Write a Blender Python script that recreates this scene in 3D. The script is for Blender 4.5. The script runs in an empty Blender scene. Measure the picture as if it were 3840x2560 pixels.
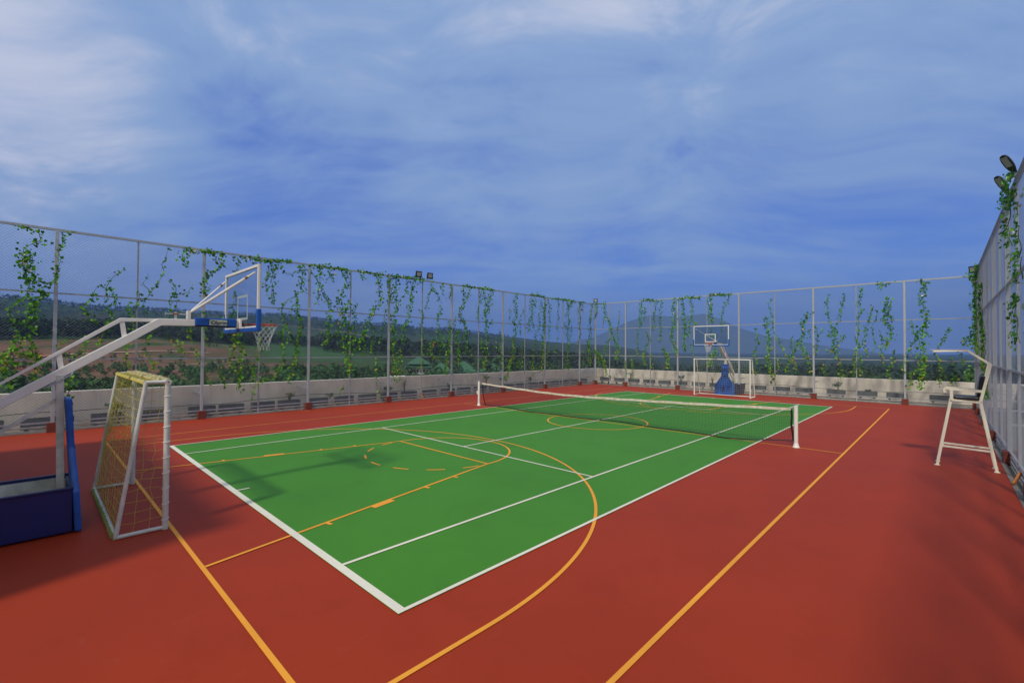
import bpy, math, random
import numpy as np
from mathutils import Vector, Matrix
R_ = math.radians
scene = bpy.context.scene
col = scene.collection
random.seed(7)
rng = np.random.default_rng(11)

# ------------------------------------------------------------------ camera
CAM = Vector((9.4052, -14.4117, 2.6114))
cam_d = bpy.data.cameras.new('camera')
cam_d.sensor_width = 36.0
cam_d.lens = 36.0 * 1710.56 / 3840.0
cam_d.clip_start = 0.05
cam_d.clip_end = 60000
cam = bpy.data.objects.new('camera', cam_d)
col.objects.link(cam)
rgt = Vector((0.72442441, 0.68931769, 0.00709876))
upv = Vector((0.00740373, -0.01807708, 0.99980918))
fwd = Vector((-0.68931448, 0.72423362, 0.018199))
cam.matrix_world = Matrix(((rgt.x, upv.x, -fwd.x, CAM.x), (rgt.y, upv.y, -fwd.y, CAM.y), (rgt.z, upv.z, -fwd.z, CAM.z), (0, 0, 0, 1)))
scene.camera = cam
scene.render.resolution_x = 1024
scene.render.resolution_y = 682
scene.view_settings.view_transform = 'Standard'
scene.view_settings.look = 'None'
scene.view_settings.exposure = 0.0
scene.view_settings.gamma = 1.0
scene.cycles.max_bounces = 6
scene.cycles.transparent_max_bounces = 12
scene.cycles.volume_bounces = 0
scene.cycles.use_denoising = True

# ------------------------------------------------------------------ sun and sky
SUN_DIR = Vector((0.24, -0.84, 1.0)).normalized()          # towards the sun
sun_d = bpy.data.lights.new('sun', 'SUN')
sun_d.energy = 3.0
sun_d.angle = R_(4.5)          # thin cloud over the sun softens its shadows
sun_d.color = (1.0, 0.93, 0.82)
sun = bpy.data.objects.new('sun', sun_d)
col.objects.link(sun)
sun.rotation_euler = SUN_DIR.to_track_quat('Z', 'Y').to_euler()
elev = math.asin(SUN_DIR.z)
azim = math.atan2(SUN_DIR.x, SUN_DIR.y)

world = bpy.data.worlds.new('World')
scene.world = world
world.use_nodes = True
wt = world.node_tree
wt.nodes.clear()
W = wt.nodes.new
L = wt.links.new
def val(x, sock):
    if isinstance(x, (int, float)):
        sock.default_value = x
    else:
        L(x, sock)
def math_(op, a, b=0.0, c=0.0, clamp=False):
    n = W('ShaderNodeMath'); n.operation = op; n.use_clamp = clamp
    val(a, n.inputs[0]); val(b, n.inputs[1])
    if op in ('MULTIPLY_ADD', 'SMOOTH_MIN'): val(c, n.inputs[2])
    return n.outputs[0]
def smooth(x, lo, hi, o0=0.0, o1=1.0):
    n = W('ShaderNodeMapRange'); n.interpolation_type = 'SMOOTHSTEP'
    val(x, n.inputs[0])
    for k, v in zip((1, 2, 3, 4), (lo, hi, o0, o1)): n.inputs[k].default_value = v
    return n.outputs[0]
def mixc(f, a, b):
    n = W('ShaderNodeMix'); n.data_type = 'RGBA'
    val(f, n.inputs[0])
    for v, s in ((a, n.inputs[6]), (b, n.inputs[7])):
        if isinstance(v, tuple): s.default_value = (*v, 1)
        else: L(v, s)
    return n.outputs[2]
sky = W('ShaderNodeTexSky'); sky.sky_type = 'NISHITA'; sky.sun_disc = False
sky.sun_elevation = elev; sky.sun_rotation = azim
sky.air_density = 1.3; sky.dust_density = 1.0; sky.ozone_density = 3.0
tc = W('ShaderNodeTexCoord')
sep = W('ShaderNodeSeparateXYZ'); L(tc.outputs['Generated'], sep.inputs[0])
dx, dy, dz = sep.outputs
zc = math_('ADD', math_('MAXIMUM', dz, 0.0), 0.16)
# cloud deck coordinates: the direction cut by a level sheet overhead
ca, sa = math.cos(R_(41)), math.sin(R_(41))
px = math_('DIVIDE', dx, zc); py = math_('DIVIDE', dy, zc)
pa = math_('ADD', math_('ADD', math_('MULTIPLY', px, ca), math_('MULTIPLY', py, sa)), 5.37)
pb = math_('ADD', math_('SUBTRACT', math_('MULTIPLY', py, ca), math_('MULTIPLY', px, sa)), 12.71)
wp = W('ShaderNodeTexNoise'); wp.inputs['Scale'].default_value = 2.1; wp.inputs['Detail'].default_value = 1
L(tc.outputs['Generated'], wp.inputs['Vector'])
ws = W('ShaderNodeSeparateColor'); L(wp.outputs['Color'], ws.inputs[0])
pa = math_('ADD', pa, math_('MULTIPLY', math_('SUBTRACT', ws.outputs[0], 0.5), 1.8))
pb = math_('ADD', pb, math_('MULTIPLY', math_('SUBTRACT', ws.outputs[1], 0.5), 0.7))
def cloud(sa_, sb_, off, detail, rough, dist):
    cmb = W('ShaderNodeCombineXYZ')
    val(math_('MULTIPLY', pa, sa_), cmb.inputs[0]); val(math_('MULTIPLY', pb, sb_), cmb.inputs[1]); val(math_('MULTIPLY_ADD', dz, 5.0, off), cmb.inputs[2])
    n = W('ShaderNodeTexNoise'); n.inputs['Scale'].default_value = 1.0
    n.inputs['Detail'].default_value = detail; n.inputs['Roughness'].default_value = rough
    n.inputs['Distortion'].default_value = dist
    L(cmb.outputs[0], n.inputs['Vector'])
    return math_('SUBTRACT', n.outputs[0], 0.5)
big = cloud(0.8, 1.1, 3.1, 2, 0.5, 0.3)
mid = cloud(1.5, 2.6, 8.7, 7, 0.58, 0.25)
fine = cloud(3.4, 7.0, 1.3, 8, 0.62, 0.25)
wob = W('ShaderNodeTexNoise'); wob.inputs['Scale'].default_value = 3.0; wob.inputs['Detail'].default_value = 5
L(tc.outputs['Generated'], wob.inputs['Vector'])
wobv = math_('MULTIPLY', math_('SUBTRACT', wob.outputs[0], 0.5), 0.05)
# thickness of an unbroken thin cloud sheet: thicker overhead, thinner lower down
dens = smooth(dz, 0.05, 0.62, 0.38, 0.80)
fade = smooth(dz, 0.02, 0.17)
mid = math_('MULTIPLY', mid, smooth(dz, 0.0, 0.12, 0.35, 1.0)); fine = math_('MULTIPLY', fine, fade)
for n_, k_ in ((big, 0.30), (mid, 1.05), (fine, 0.52)): dens = math_('ADD', dens, math_('MULTIPLY', n_, k_))
def patch(d, inner, outer, amount):
    vd = W('ShaderNodeVectorMath'); vd.operation = 'DOT_PRODUCT'
    L(tc.outputs['Generated'], vd.inputs[0]); vd.inputs[1].default_value = Vector(d).normalized()
    c = math_('ADD', vd.outputs['Value'], wobv)
    return smooth(c, math.cos(R_(outer)), math.cos(R_(inner)), 0.0, amount)
PATCHES = [((-0.924, 0.173, 0.342), 0, 22, -0.24), ((-0.075, 0.94, 0.333), 0, 17, -0.15), ((-0.36, 0.86, 0.30), 0, 15, -0.10),
           ((-0.761, 0.545, 0.351), 0, 16, -0.12), ((-0.55, 0.66, 0.52), 0, 34, 0.14), ((-0.898, -0.02, 0.46), 0, 19, 0.34),
           ((-0.98, -0.14, 0.20), 0, 26, 0.50), ((-0.03, 0.97, 0.20), 0, 30, 0.10), ((0.1, 0.85, 0.62), 0, 25, 0.10), ((-0.84, 0.32, 0.44), 0, 9, 0.10)]
for p in PATCHES: dens = math_('ADD', dens, patch(*p))
cover = smooth(dens, 0.0, 0.92)
white = smooth(dens, 0.80, 1.30)
CS = 10.0     # radiances below are written before the background strength of 0.1
nish = W('ShaderNodeMix'); nish.data_type = 'RGBA'; nish.blend_type = 'MULTIPLY'; nish.inputs[0].default_value = 1.0
L(sky.outputs[0], nish.inputs[6]); nish.inputs[7].default_value = (0.55, 0.80, 1.30, 1)
blue = mixc(0.6, nish.outputs[2], tuple(c * CS for c in (0.05, 0.12, 0.60)))
cl = mixc(white, tuple(c * CS for c in (0.275, 0.405, 0.66)), tuple(c * CS for c in (0.60, 0.64, 0.78)))
skymix = mixc(cover, blue, cl)
low = smooth(dz, 0.0, 0.17, 0.72, 0.0)
skymix = mixc(low, skymix, tuple(c * CS for c in (0.175, 0.235, 0.42)))
veil = patch((-0.97, 0.18, 0.02), 0, 42, 0.5)      # paler, hazier air low over the hills
veil = math_('MULTIPLY', veil, smooth(dz, 0.0, 0.26, 1.0, 0.0))
skymix = mixc(veil, skymix, tuple(c * CS for c in (0.36, 0.40, 0.56)))
# warm glow added to the unseen sky behind the camera, as neutral fill light
fill_glow = W('ShaderNodeVectorMath'); fill_glow.operation = 'DOT_PRODUCT'
L(tc.outputs['Generated'], fill_glow.inputs[0]); fill_glow.inputs[1].default_value = Vector((0.45, -0.72, 0.52)).normalized()
gl = smooth(fill_glow.outputs['Value'], math.cos(R_(72)), math.cos(R_(5)), 0.0, 1.0)
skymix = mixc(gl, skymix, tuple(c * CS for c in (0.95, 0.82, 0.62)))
bg = W('ShaderNodeBackground'); bg.inputs[1].default_value = 0.10
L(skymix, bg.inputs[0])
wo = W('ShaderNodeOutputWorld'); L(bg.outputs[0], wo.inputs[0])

# ------------------------------------------------------------------ materials
def mat(name, color, rough=0.6, metal=0.0, noise=None, bump=None, spec=0.5, vcol=False, transl=0.0):
    """noise = (scale, amount, second colour); bump = (scale, strength)"""
    m = bpy.data.materials.new(name); m.use_nodes = True
    nt = m.node_tree; N = nt.nodes; b = N['Principled BSDF']
    b.inputs['Base Color'].default_value = (*color, 1)
    b.inputs['Roughness'].default_value = rough
    b.inputs['Metallic'].default_value = metal
    b.inputs['Specular IOR Level'].default_value = spec
    tcn = N.new('ShaderNodeTexCoord')
    out = None
    if vcol:
        at = N.new('ShaderNodeAttribute'); at.attribute_name = 'Col'; out = at.outputs['Color']
    if noise:
        nz = N.new('ShaderNodeTexNoise'); nz.inputs['Scale'].default_value = noise[0]; nz.inputs['Detail'].default_value = 6
        nz.inputs['Roughness'].default_value = 0.6
        nt.links.new(tcn.outputs['Object'], nz.inputs['Vector'])
        mr = N.new('ShaderNodeMapRange'); mr.inputs[1].default_value = 0.35; mr.inputs[2].default_value = 0.7
        mr.inputs[4].default_value = noise[1]
        nt.links.new(nz.outputs[0], mr.inputs[0])
        mx = N.new('ShaderNodeMix'); mx.data_type = 'RGBA'
        nt.links.new(mr.outputs[0], mx.inputs[0])
        if out: nt.links.new(out, mx.inputs[6])
        else: mx.inputs[6].default_value = (*color, 1)
        mx.inputs[7].default_value = (*noise[2], 1)
        out = mx.outputs[2]
    if out: nt.links.new(out, b.inputs['Base Color'])
    if bump:
        bz = N.new('ShaderNodeTexNoise'); bz.inputs['Scale'].default_value = bump[0]; bz.inputs['Detail'].default_value = 5
        nt.links.new(tcn.outputs['Object'], bz.inputs['Vector'])
        bn = N.new('ShaderNodeBump'); bn.inputs['Strength'].default_value = bump[1]; bn.inputs['Distance'].default_value = 0.01
        nt.links.new(bz.outputs[0], bn.inputs['Height']); nt.links.new(bn.outputs[0], b.inputs['Normal'])
    if transl:
        tr = N.new('ShaderNodeBsdfTranslucent')
        if out: nt.links.new(out, tr.inputs[0])
        else: tr.inputs[0].default_value = (*color, 1)
        ms = N.new('ShaderNodeMixShader'); ms.inputs[0].default_value = transl
        nt.links.new(b.outputs[0], ms.inputs[1]); nt.links.new(tr.outputs[0], ms.inputs[2])
        nt.links.new(ms.outputs[0], N['Material Output'].inputs[0])
    return m
def court_mat(name, base, dull, spots, chip=0.0):
    """sports paint: broad fading, small drying stains, dust specks; chip wears holes in the paint lines"""
    m = mat(name, base, 0.62, noise=(0.35, 0.6, dull), bump=(260, 0.12), spec=0.15)
    nt = m.node_tree; N = nt.nodes; b = N['Principled BSDF']; src = b.inputs['Base Color'].links[0].from_socket
    tcn = N.new('ShaderNodeTexCoord')
    def layer(scale, detail, lo, hi, amt, colr, src, rough=0.7, dist=0.0):
        nz = N.new('ShaderNodeTexNoise'); nz.inputs['Scale'].default_value = scale; nz.inputs['Detail'].default_value = detail
        nz.inputs['Roughness'].default_value = rough; nz.inputs['Distortion'].default_value = dist
        nt.links.new(tcn.outputs['Object'], nz.inputs['Vector'])
        mr = N.new('ShaderNodeMapRange'); mr.inputs[1].default_value = lo; mr.inputs[2].default_value = hi; mr.inputs[4].default_value = amt
        nt.links.new(nz.outputs[0], mr.inputs[0])
        mx = N.new('ShaderNodeMix'); mx.data_type = 'RGBA'; nt.links.new(mr.outputs[0], mx.inputs[0]); nt.links.new(src, mx.inputs[6]); mx.inputs[7].default_value = (*colr, 1)
        return mx.outputs[2]
    src = layer(1.1, 8, 0.52, 0.66, 0.30, tuple(c * 0.72 for c in base), src, 0.7, 0.8)
    src = layer(2.6, 10, 0.60, 0.70, 0.22, spots, src, 0.75, 0.5)
    src = layer(38, 3, 0.70, 0.76, 0.35, spots, src, 0.5)
    if chip: src = layer(22, 6, 0.60 - chip * 0.1, 0.72, 0.7, dull, src, 0.8)
    nt.links.new(src, b.inputs['Base Color'])
    return m
M = {}
M['red'] = court_mat('red_acrylic', (0.31, 0.034, 0.0095), (0.24, 0.028, 0.0095), (0.33, 0.085, 0.055))
M['green'] = court_mat('green_acrylic', (0.056, 0.215, 0.020), (0.046, 0.175, 0.020), (0.13, 0.25, 0.08))
M['white_line'] = court_mat('white_line_paint', (0.72, 0.70, 0.58), (0.54, 0.52, 0.42), (0.45, 0.42, 0.33), 0.6)
M['yellow_line'] = court_mat('yellow_line_paint', (0.80, 0.34, 0.035), (0.58, 0.24, 0.035), (0.50, 0.22, 0.06), 0.6)
M['concrete'] = mat('deck_concrete', (0.22, 0.20, 0.17), 0.9, noise=(1.6, 0.9, (0.11, 0.10, 0.08)), bump=(30, 0.5))
M['plaster'] = mat('parapet_plaster', (0.76, 0.71, 0.61), 0.85, noise=(0.9, 0.8, (0.52, 0.48, 0.40)), bump=(14, 0.25))
def drips(m, colr, amt):
    nt = m.node_tree; N = nt.nodes; b = N['Principled BSDF']; src = b.inputs['Base Color'].links[0].from_socket
    tcn = N.new('ShaderNodeTexCoord'); mp = N.new('ShaderNodeMapping'); mp.inputs['Scale'].default_value = (3.2, 3.2, 0.45)
    nz = N.new('ShaderNodeTexNoise'); nz.inputs['Scale'].default_value = 1.6; nz.inputs['Detail'].default_value = 7; nz.inputs['Roughness'].default_value = 0.65
    nt.links.new(tcn.outputs['Object'], mp.inputs[0]); nt.links.new(mp.outputs[0], nz.inputs['Vector'])
    mr = N.new('ShaderNodeMapRange'); mr.inputs[1].default_value = 0.50; mr.inputs[2].default_value = 0.66; mr.inputs[4].default_value = amt
    nt.links.new(nz.outputs[0], mr.inputs[0])
    mx = N.new('ShaderNodeMix'); mx.data_type = 'RGBA'; nt.links.new(mr.outputs[0], mx.inputs[0]); nt.links.new(src, mx.inputs[6]); mx.inputs[7].default_value = (*colr, 1)
    nt.links.new(mx.outputs[2], b.inputs['Base Color'])
drips(M['plaster'], (0.40, 0.36, 0.30), 0.28)
M['galv'] = mat('galvanised_steel', (0.42, 0.46, 0.49), 0.5, 0.25, noise=(9, 0.7, (0.30, 0.34, 0.37)))
M['wire'] = mat('galvanised_wire', (0.20, 0.22, 0.25), 0.5, 0.3)
M['wire_sunlit'] = mat('sunlit_galvanised_wire', (0.36, 0.41, 0.48), 0.4, 0.4)  # same wire coloured lighter to look sunlit on the right fence
M['base_rail'] = mat('weathered_base_rail', (0.36, 0.38, 0.36), 0.6, 0.2, noise=(5, 0.8, (0.17, 0.19, 0.18)))
M['footing'] = mat('red_brown_footing', (0.17, 0.035, 0.022), 0.85, noise=(6, 0.7, (0.10, 0.03, 0.02)), bump=(30, 0.4))
M['white_metal'] = mat('white_painted_steel', (0.74, 0.74, 0.70), 0.38, noise=(5, 0.5, (0.60, 0.60, 0.54)), bump=(60, 0.05))
M['old_white'] = mat('stained_white_paint', (0.62, 0.64, 0.57), 0.5, noise=(5, 0.85, (0.30, 0.34, 0.29)))
M['goal_paint'] = mat('worn_goal_paint', (0.58, 0.60, 0.56), 0.42, noise=(7, 0.7, (0.38, 0.41, 0.38)), bump=(40, 0.08))
M['cream'] = mat('cream_painted_steel', (0.84, 0.82, 0.66), 0.42, noise=(6, 0.4, (0.72, 0.70, 0.54)))
M['blue_pad'] = mat('blue_vinyl_padding', (0.006, 0.095, 0.42), 0.42, noise=(7, 0.6, (0.006, 0.04, 0.22)), bump=(9, 0.6))
M['dark_seam'] = mat('dark_blue_seam', (0.008, 0.015, 0.09), 0.5)
M['blue_box'] = mat('blue_steel_box', (0.004, 0.014, 0.12), 0.45, noise=(3, 0.6, (0.004, 0.008, 0.06)))
M['black'] = mat('black_plastic', (0.012, 0.013, 0.016), 0.4, noise=(12, 0.4, (0.03, 0.03, 0.035)))
M['leather'] = mat('black_vinyl_cushion', (0.010, 0.012, 0.016), 0.32, bump=(30, 0.25))
M['lamp_glass'] = mat('floodlight_glass', (0.30, 0.34, 0.36), 0.12, noise=(20, 0.35, (0.45, 0.42, 0.26)))
M['rim'] = mat('red_rim_paint', (0.55, 0.06, 0.03), 0.4)
M['net_white'] = mat('white_cord', (0.78, 0.78, 0.76), 0.8)
M['net_pale'] = mat('pale_green_cord', (0.55, 0.62, 0.42), 0.8)
M['net_yellow'] = mat('yellow_cord', (0.50, 0.40, 0.06), 0.8, noise=(6, 0.7, (0.35, 0.34, 0.06)))
M['net_bundle'] = mat('cream_cord_bundle', (0.62, 0.55, 0.30), 0.85, noise=(16, 0.8, (0.40, 0.36, 0.14)))
M['moss_cord'] = mat('dirty_green_cord', (0.26, 0.30, 0.06), 0.9, noise=(25, 0.8, (0.10, 0.14, 0.04)))
M['net_black'] = mat('black_net_cord', (0.010, 0.016, 0.013), 0.8)
M['tape'] = mat('weathered_net_tape', (0.68, 0.64, 0.54), 0.7, noise=(7, 0.9, (0.40, 0.34, 0.26)))
M['black_tape'] = mat('black_tape', (0.012, 0.013, 0.014), 0.7)
M['planter'] = mat('dark_grey_planter', (0.095, 0.115, 0.12), 0.75, noise=(9, 0.6, (0.15, 0.165, 0.165)))
M['soil'] = mat('planter_soil', (0.06, 0.04, 0.025), 0.95, noise=(20, 0.6, (0.03, 0.02, 0.015)))
M['dry_leaf'] = mat('dry_leaf', (0.55, 0.45, 0.30), 0.8, noise=(30, 0.6, (0.4, 0.25, 0.12)))
M['leaf'] = mat('vine_leaf', (0.08, 0.2, 0.02), 0.5, vcol=True, transl=0.35, spec=0.3)
M['stem'] = mat('vine_stem', (0.07, 0.09, 0.03), 0.8)
M['petal'] = mat('white_petal', (0.85, 0.84, 0.82), 0.7, transl=0.3)
M['petal2'] = mat('purple_petal', (0.22, 0.10, 0.42), 0.7, transl=0.3)
M['bark'] = mat('bark', (0.10, 0.07, 0.05), 0.95, noise=(3, 0.7, (0.05, 0.04, 0.03)), bump=(8, 0.8))
M['foliage'] = mat('tree_foliage', (0.03, 0.07, 0.02), 0.7, vcol=True, transl=0.2, spec=0.2)
M['ground'] = mat('hillside', (0.05, 0.09, 0.03), 0.95, vcol=True, noise=(0.05, 0.35, (0.045, 0.06, 0.025)), spec=0.1)
M['rock'] = mat('mountain_slope', (0.05, 0.08, 0.05), 0.95, noise=(0.002, 0.7, (0.08, 0.09, 0.06)), spec=0.1)
M['path'] = mat('dirt_path', (0.36, 0.25, 0.17), 0.95, noise=(0.2, 0.5, (0.3, 0.2, 0.14)))
M['green_roof'] = mat('green_roof_tiles', (0.022, 0.11, 0.05), 0.6, noise=(0.7, 0.6, (0.018, 0.08, 0.04)))
M['house_wall'] = mat('pale_house_wall', (0.62, 0.60, 0.54), 0.85, noise=(0.6, 0.5, (0.46, 0.44, 0.40)))
M['window'] = mat('dark_window_glass', (0.02, 0.025, 0.03), 0.1)
M['sign'] = mat('pale_sponsor_patch', (0.50, 0.56, 0.38), 0.6, noise=(14, 0.6, (0.36, 0.44, 0.26)))
M['rust'] = mat('rusty_clamp', (0.22, 0.09, 0.04), 0.8)
M['orange'] = mat('orange_timber', (0.50, 0.17, 0.03), 0.8, noise=(8, 0.6, (0.28, 0.09, 0.03)))
M['stair_wall'] = mat('rendered_wall', (0.6, 0.57, 0.5), 0.85, noise=(0.8, 0.5, (0.48, 0.45, 0.4)))
M['door'] = mat('grey_steel_door', (0.2, 0.22, 0.24), 0.5)
def glass_mat():
    m = bpy.data.materials.new('clear_acrylic_board'); m.use_nodes = True
    nt = m.node_tree; nt.nodes.clear()
    o = nt.nodes.new('ShaderNodeOutputMaterial'); t = nt.nodes.new('ShaderNodeBsdfTransparent'); t.inputs[0].default_value = (0.86, 0.9, 0.93, 1)
    g = nt.nodes.new('ShaderNodeBsdfGlossy'); g.inputs['Roughness'].default_value = 0.05
    mx = nt.nodes.new('ShaderNodeMixShader')
    mx.inputs[0].default_value = 0.07; nt.links.new(t.outputs[0], mx.inputs[1]); nt.links.new(g.outputs[0], mx.inputs[2])
    nt.links.new(mx.outputs[0], o.inputs[0])
    return m
M['glass'] = glass_mat()

# ------------------------------------------------------------------ mesh helpers
class MB:
    def __init__(s): s.v = []; s.f = []; s.c = []; s.n = 0
    def add(s, verts, faces, color=None):
        s.v.extend(tuple(p) for p in verts)
        s.f.extend(tuple(i + s.n for i in f) for f in faces)
        s.n += len(verts)
        if color is not None: s.c.extend([color] * len(verts))
        return s
    def box(s, x0, x1, y0, y1, z0, z1):
        v = [(x, y, z) for z in (z0, z1) for y in (y0, y1) for x in (x0, x1)]
        return s.add(v, [(0, 2, 3, 1), (4, 5, 7, 6), (0, 1, 5, 4), (2, 6, 7, 3), (0, 4, 6, 2), (1, 3, 7, 5)])
    def bar(s, p, q, w, h, up=(0, 0, 1)):
        p, q = Vector(p), Vector(q); d = (q - p).normalized(); up = Vector(up)
        if abs(d.dot(up)) > 0.98: up = Vector((0, 1, 0))
        a = d.cross(up).normalized(); b = a.cross(d).normalized()
        a = a * w / 2; b = b * h / 2
        v = [p - a - b, p + a - b, p + a + b, p - a + b, q - a - b, q + a - b, q + a + b, q - a + b]
        return s.add(v, [(3, 2, 1, 0), (4, 5, 6, 7), (0, 1, 5, 4), (1, 2, 6, 5), (2, 3, 7, 6), (3, 0, 4, 7)])
    def tube(s, pts, r, n=8, cap=True):
        pts = [Vector(p) for p in pts]; rings = []
        d0 = (pts[1] - pts[0]).normalized()
        ref = Vector((0, 0, 1)) if abs(d0.z) < 0.9 else Vector((1, 0, 0))
        a = d0.cross(ref).normalized()
        base = s.n; k = len(pts)
        for i, p in enumerate(pts):
            d = (pts[min(i + 1, k - 1)] - pts[max(i - 1, 0)]).normalized()
            a = (a - d * a.dot(d))
            a = a.normalized() if a.length > 1e-6 else d.cross(Vector((0.3, 0.5, 0.8))).normalized()
            b = d.cross(a)
            rr = r[i] if isinstance(r, (list, tuple)) else r
            for j in range(n):
                t = 2 * math.pi * j / n
                s.v.append(tuple(p + (a * math.cos(t) + b * math.sin(t)) * rr))
        s.n += k * n
        for i in range(k - 1):
            for j in range(n):
                j2 = (j + 1) % n
                s.f.append((base + i * n + j, base + i * n + j2, base + (i + 1) * n + j2, base + (i + 1) * n + j))
        if cap:
            s.f.append(tuple(base + j for j in range(n - 1, -1, -1)))
            s.f.append(tuple(base + (k - 1) * n + j for j in range(n)))
        return s
    def prism(s, poly, axis, a0, a1):
        """poly of 2D points extruded along axis (0=x,1=y,2=z)"""
        n = len(poly)
        def P(p, t):
            if axis == 0: return (t, p[0], p[1])
            if axis == 1: return (p[0], t, p[1])
            return (p[0], p[1], t)
        v = [P(p, a0) for p in poly] + [P(p, a1) for p in poly]
        f = [tuple(range(n)), tuple(range(2 * n - 1, n - 1, -1))] + [(i, n + i, n + (i + 1) % n, (i + 1) % n) for i in range(n)]
        return s.add(v, f)
    def build(s, name, m, parent=None, smooth=False, bevel=0.0, loc=None):
        me = bpy.data.meshes.new(name)
        org = Vector((0, 0, 0))
        if loc is not None: org = Vector(loc)
        vv = s.v if loc is None else [(x - org.x, y - org.y, z - org.z) for x, y, z in s.v]
        me.from_pydata(vv, [], s.f)
        me.update()
        me.materials.append(m)
        if s.c:
            ca_ = me.color_attributes.new('Col', 'FLOAT_COLOR', 'POINT')
            arr = np.ones((len(s.v), 4), dtype=np.float32); arr[:, :3] = np.array(s.c, dtype=np.float32)
            ca_.data.foreach_set('color', arr.ravel())
        if smooth:
            me.polygons.foreach_set('use_smooth', [True] * len(me.polygons))
        o = bpy.data.objects.new(name, me); col.objects.link(o)
        if loc is not None: o.location = org
        if parent is not None: o.parent = parent
        if bevel:
            b = o.modifiers.new('bevel', 'BEVEL'); b.width = bevel; b.segments = 2; b.limit_method = 'ANGLE'
        return o
def arrmesh(name, V, F, m, parent=None, C=None, loc=(0, 0, 0), smooth=False):
    """V (n,3), F (k,3|4) numpy"""
    me = bpy.data.meshes.new(name)
    k = F.shape[1]
    me.vertices.add(len(V)); me.vertices.foreach_set('co', V.astype(np.float32).ravel())
    me.loops.add(F.size); me.loops.foreach_set('vertex_index', F.astype(np.int32).ravel())
    me.polygons.add(len(F)); me.polygons.foreach_set('loop_start', np.arange(0, F.size, k, dtype=np.int32))
    if smooth: me.polygons.foreach_set('use_smooth', np.ones(len(F), dtype=bool))
    me.update(calc_edges=True); me.validate()
    if C is not None:
        ca_ = me.color_attributes.new('Col', 'FLOAT_COLOR', 'POINT')
        a = np.ones((len(V), 4), dtype=np.float32); a[:, :3] = C
        ca_.data.foreach_set('color', a.ravel())
    me.materials.append(m)
    o = bpy.data.objects.new(name, me); col.objects.link(o); o.location = loc
    if parent is not None: o.parent = parent
    return o
def wires(P, Q, r):
    """three-sided prisms along the segments P[i]-Q[i]"""
    P = np.asarray(P, float); Q = np.asarray(Q, float)
    d = Q - P; d /= np.linalg.norm(d, axis=1)[:, None]
    ref = np.where(np.abs(d[:, 2:3]) < 0.9, np.array([[0, 0, 1.0]]), np.array([[1.0, 0, 0]]))
    a = np.cross(d, ref); a /= np.linalg.norm(a, axis=1)[:, None]; b = np.cross(d, a)
    n = len(P); V = np.zeros((n, 6, 3))
    for j in range(3):
        t = 2 * math.pi * j / 3
        o = (a * math.cos(t) + b * math.sin(t)) * r
        V[:, j] = P + o; V[:, 3 + j] = Q + o
    base = (np.arange(n) * 6)[:, None, None]
    f = np.array([[0, 1, 4, 3], [1, 2, 5, 4], [2, 0, 3, 5]])[None]
    return V.reshape(-1, 3), (f + base).reshape(-1, 4)
def polywires(lines, r):
    P = []; Q = []
    for l in lines:
        P.extend(l[:-1]); Q.extend(l[1:])
    return wires(P, Q, r)
def tag(o, label=None, cat=None, group=None, kind=None):
    if label: o['label'] = label
    if cat: o['category'] = cat
    if group: o['group'] = group
    if kind: o['kind'] = kind
    return o
def thing(name, label, cat, loc=(0, 0, 0), rz=0.0, group=None):
    o = bpy.data.objects.new(name, None); col.objects.link(o)
    o.location = loc; o.rotation_euler = (0, 0, rz); o.empty_display_size = 0.3
    return tag(o, label, cat, group)
def copy_tree(o, parent=None):
    c = o.copy(); inv = o.matrix_parent_inverse.copy(); col.objects.link(c)
    if parent: c.parent = parent; c.matrix_parent_inverse = inv
    for ch in [x for x in bpy.data.objects if x.parent == o]: copy_tree(ch, c)
    return c
def disc_ring(mb, cx, cy, r, w, z, a0=0.0, a1=360.0, n=96, thick=None):
    v = []; 
    for i in range(n + 1):
        t = R_(a0 + (a1 - a0) * i / n)
        for rr in (r - w / 2, r + w / 2): v.append((cx + rr * math.cos(t), cy + rr * math.sin(t), z))
    mb.add(v, [(2 * i, 2 * i + 1, 2 * i + 3, 2 * i + 2) for i in range(n)])
def sheet(mb, x0, x1, y0, y1, z): mb.add([(x0, y0, z), (x1, y0, z), (x1, y1, z), (x0, y1, z)], [(0, 1, 2, 3)])

def wmat(o):
    m = Matrix.LocRotScale(o.location, o.rotation_euler, o.scale)
    if o.parent: return wmat(o.parent) @ o.matrix_parent_inverse @ m
    return m
def under(child, parent):
    """parent a child built in world coordinates"""
    child.parent = parent
    child.matrix_parent_inverse = wmat(parent).inverted()
    return child
def part(mb, name, m, parent, **k):
    return under(mb.build(name, m, **k), parent)

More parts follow.
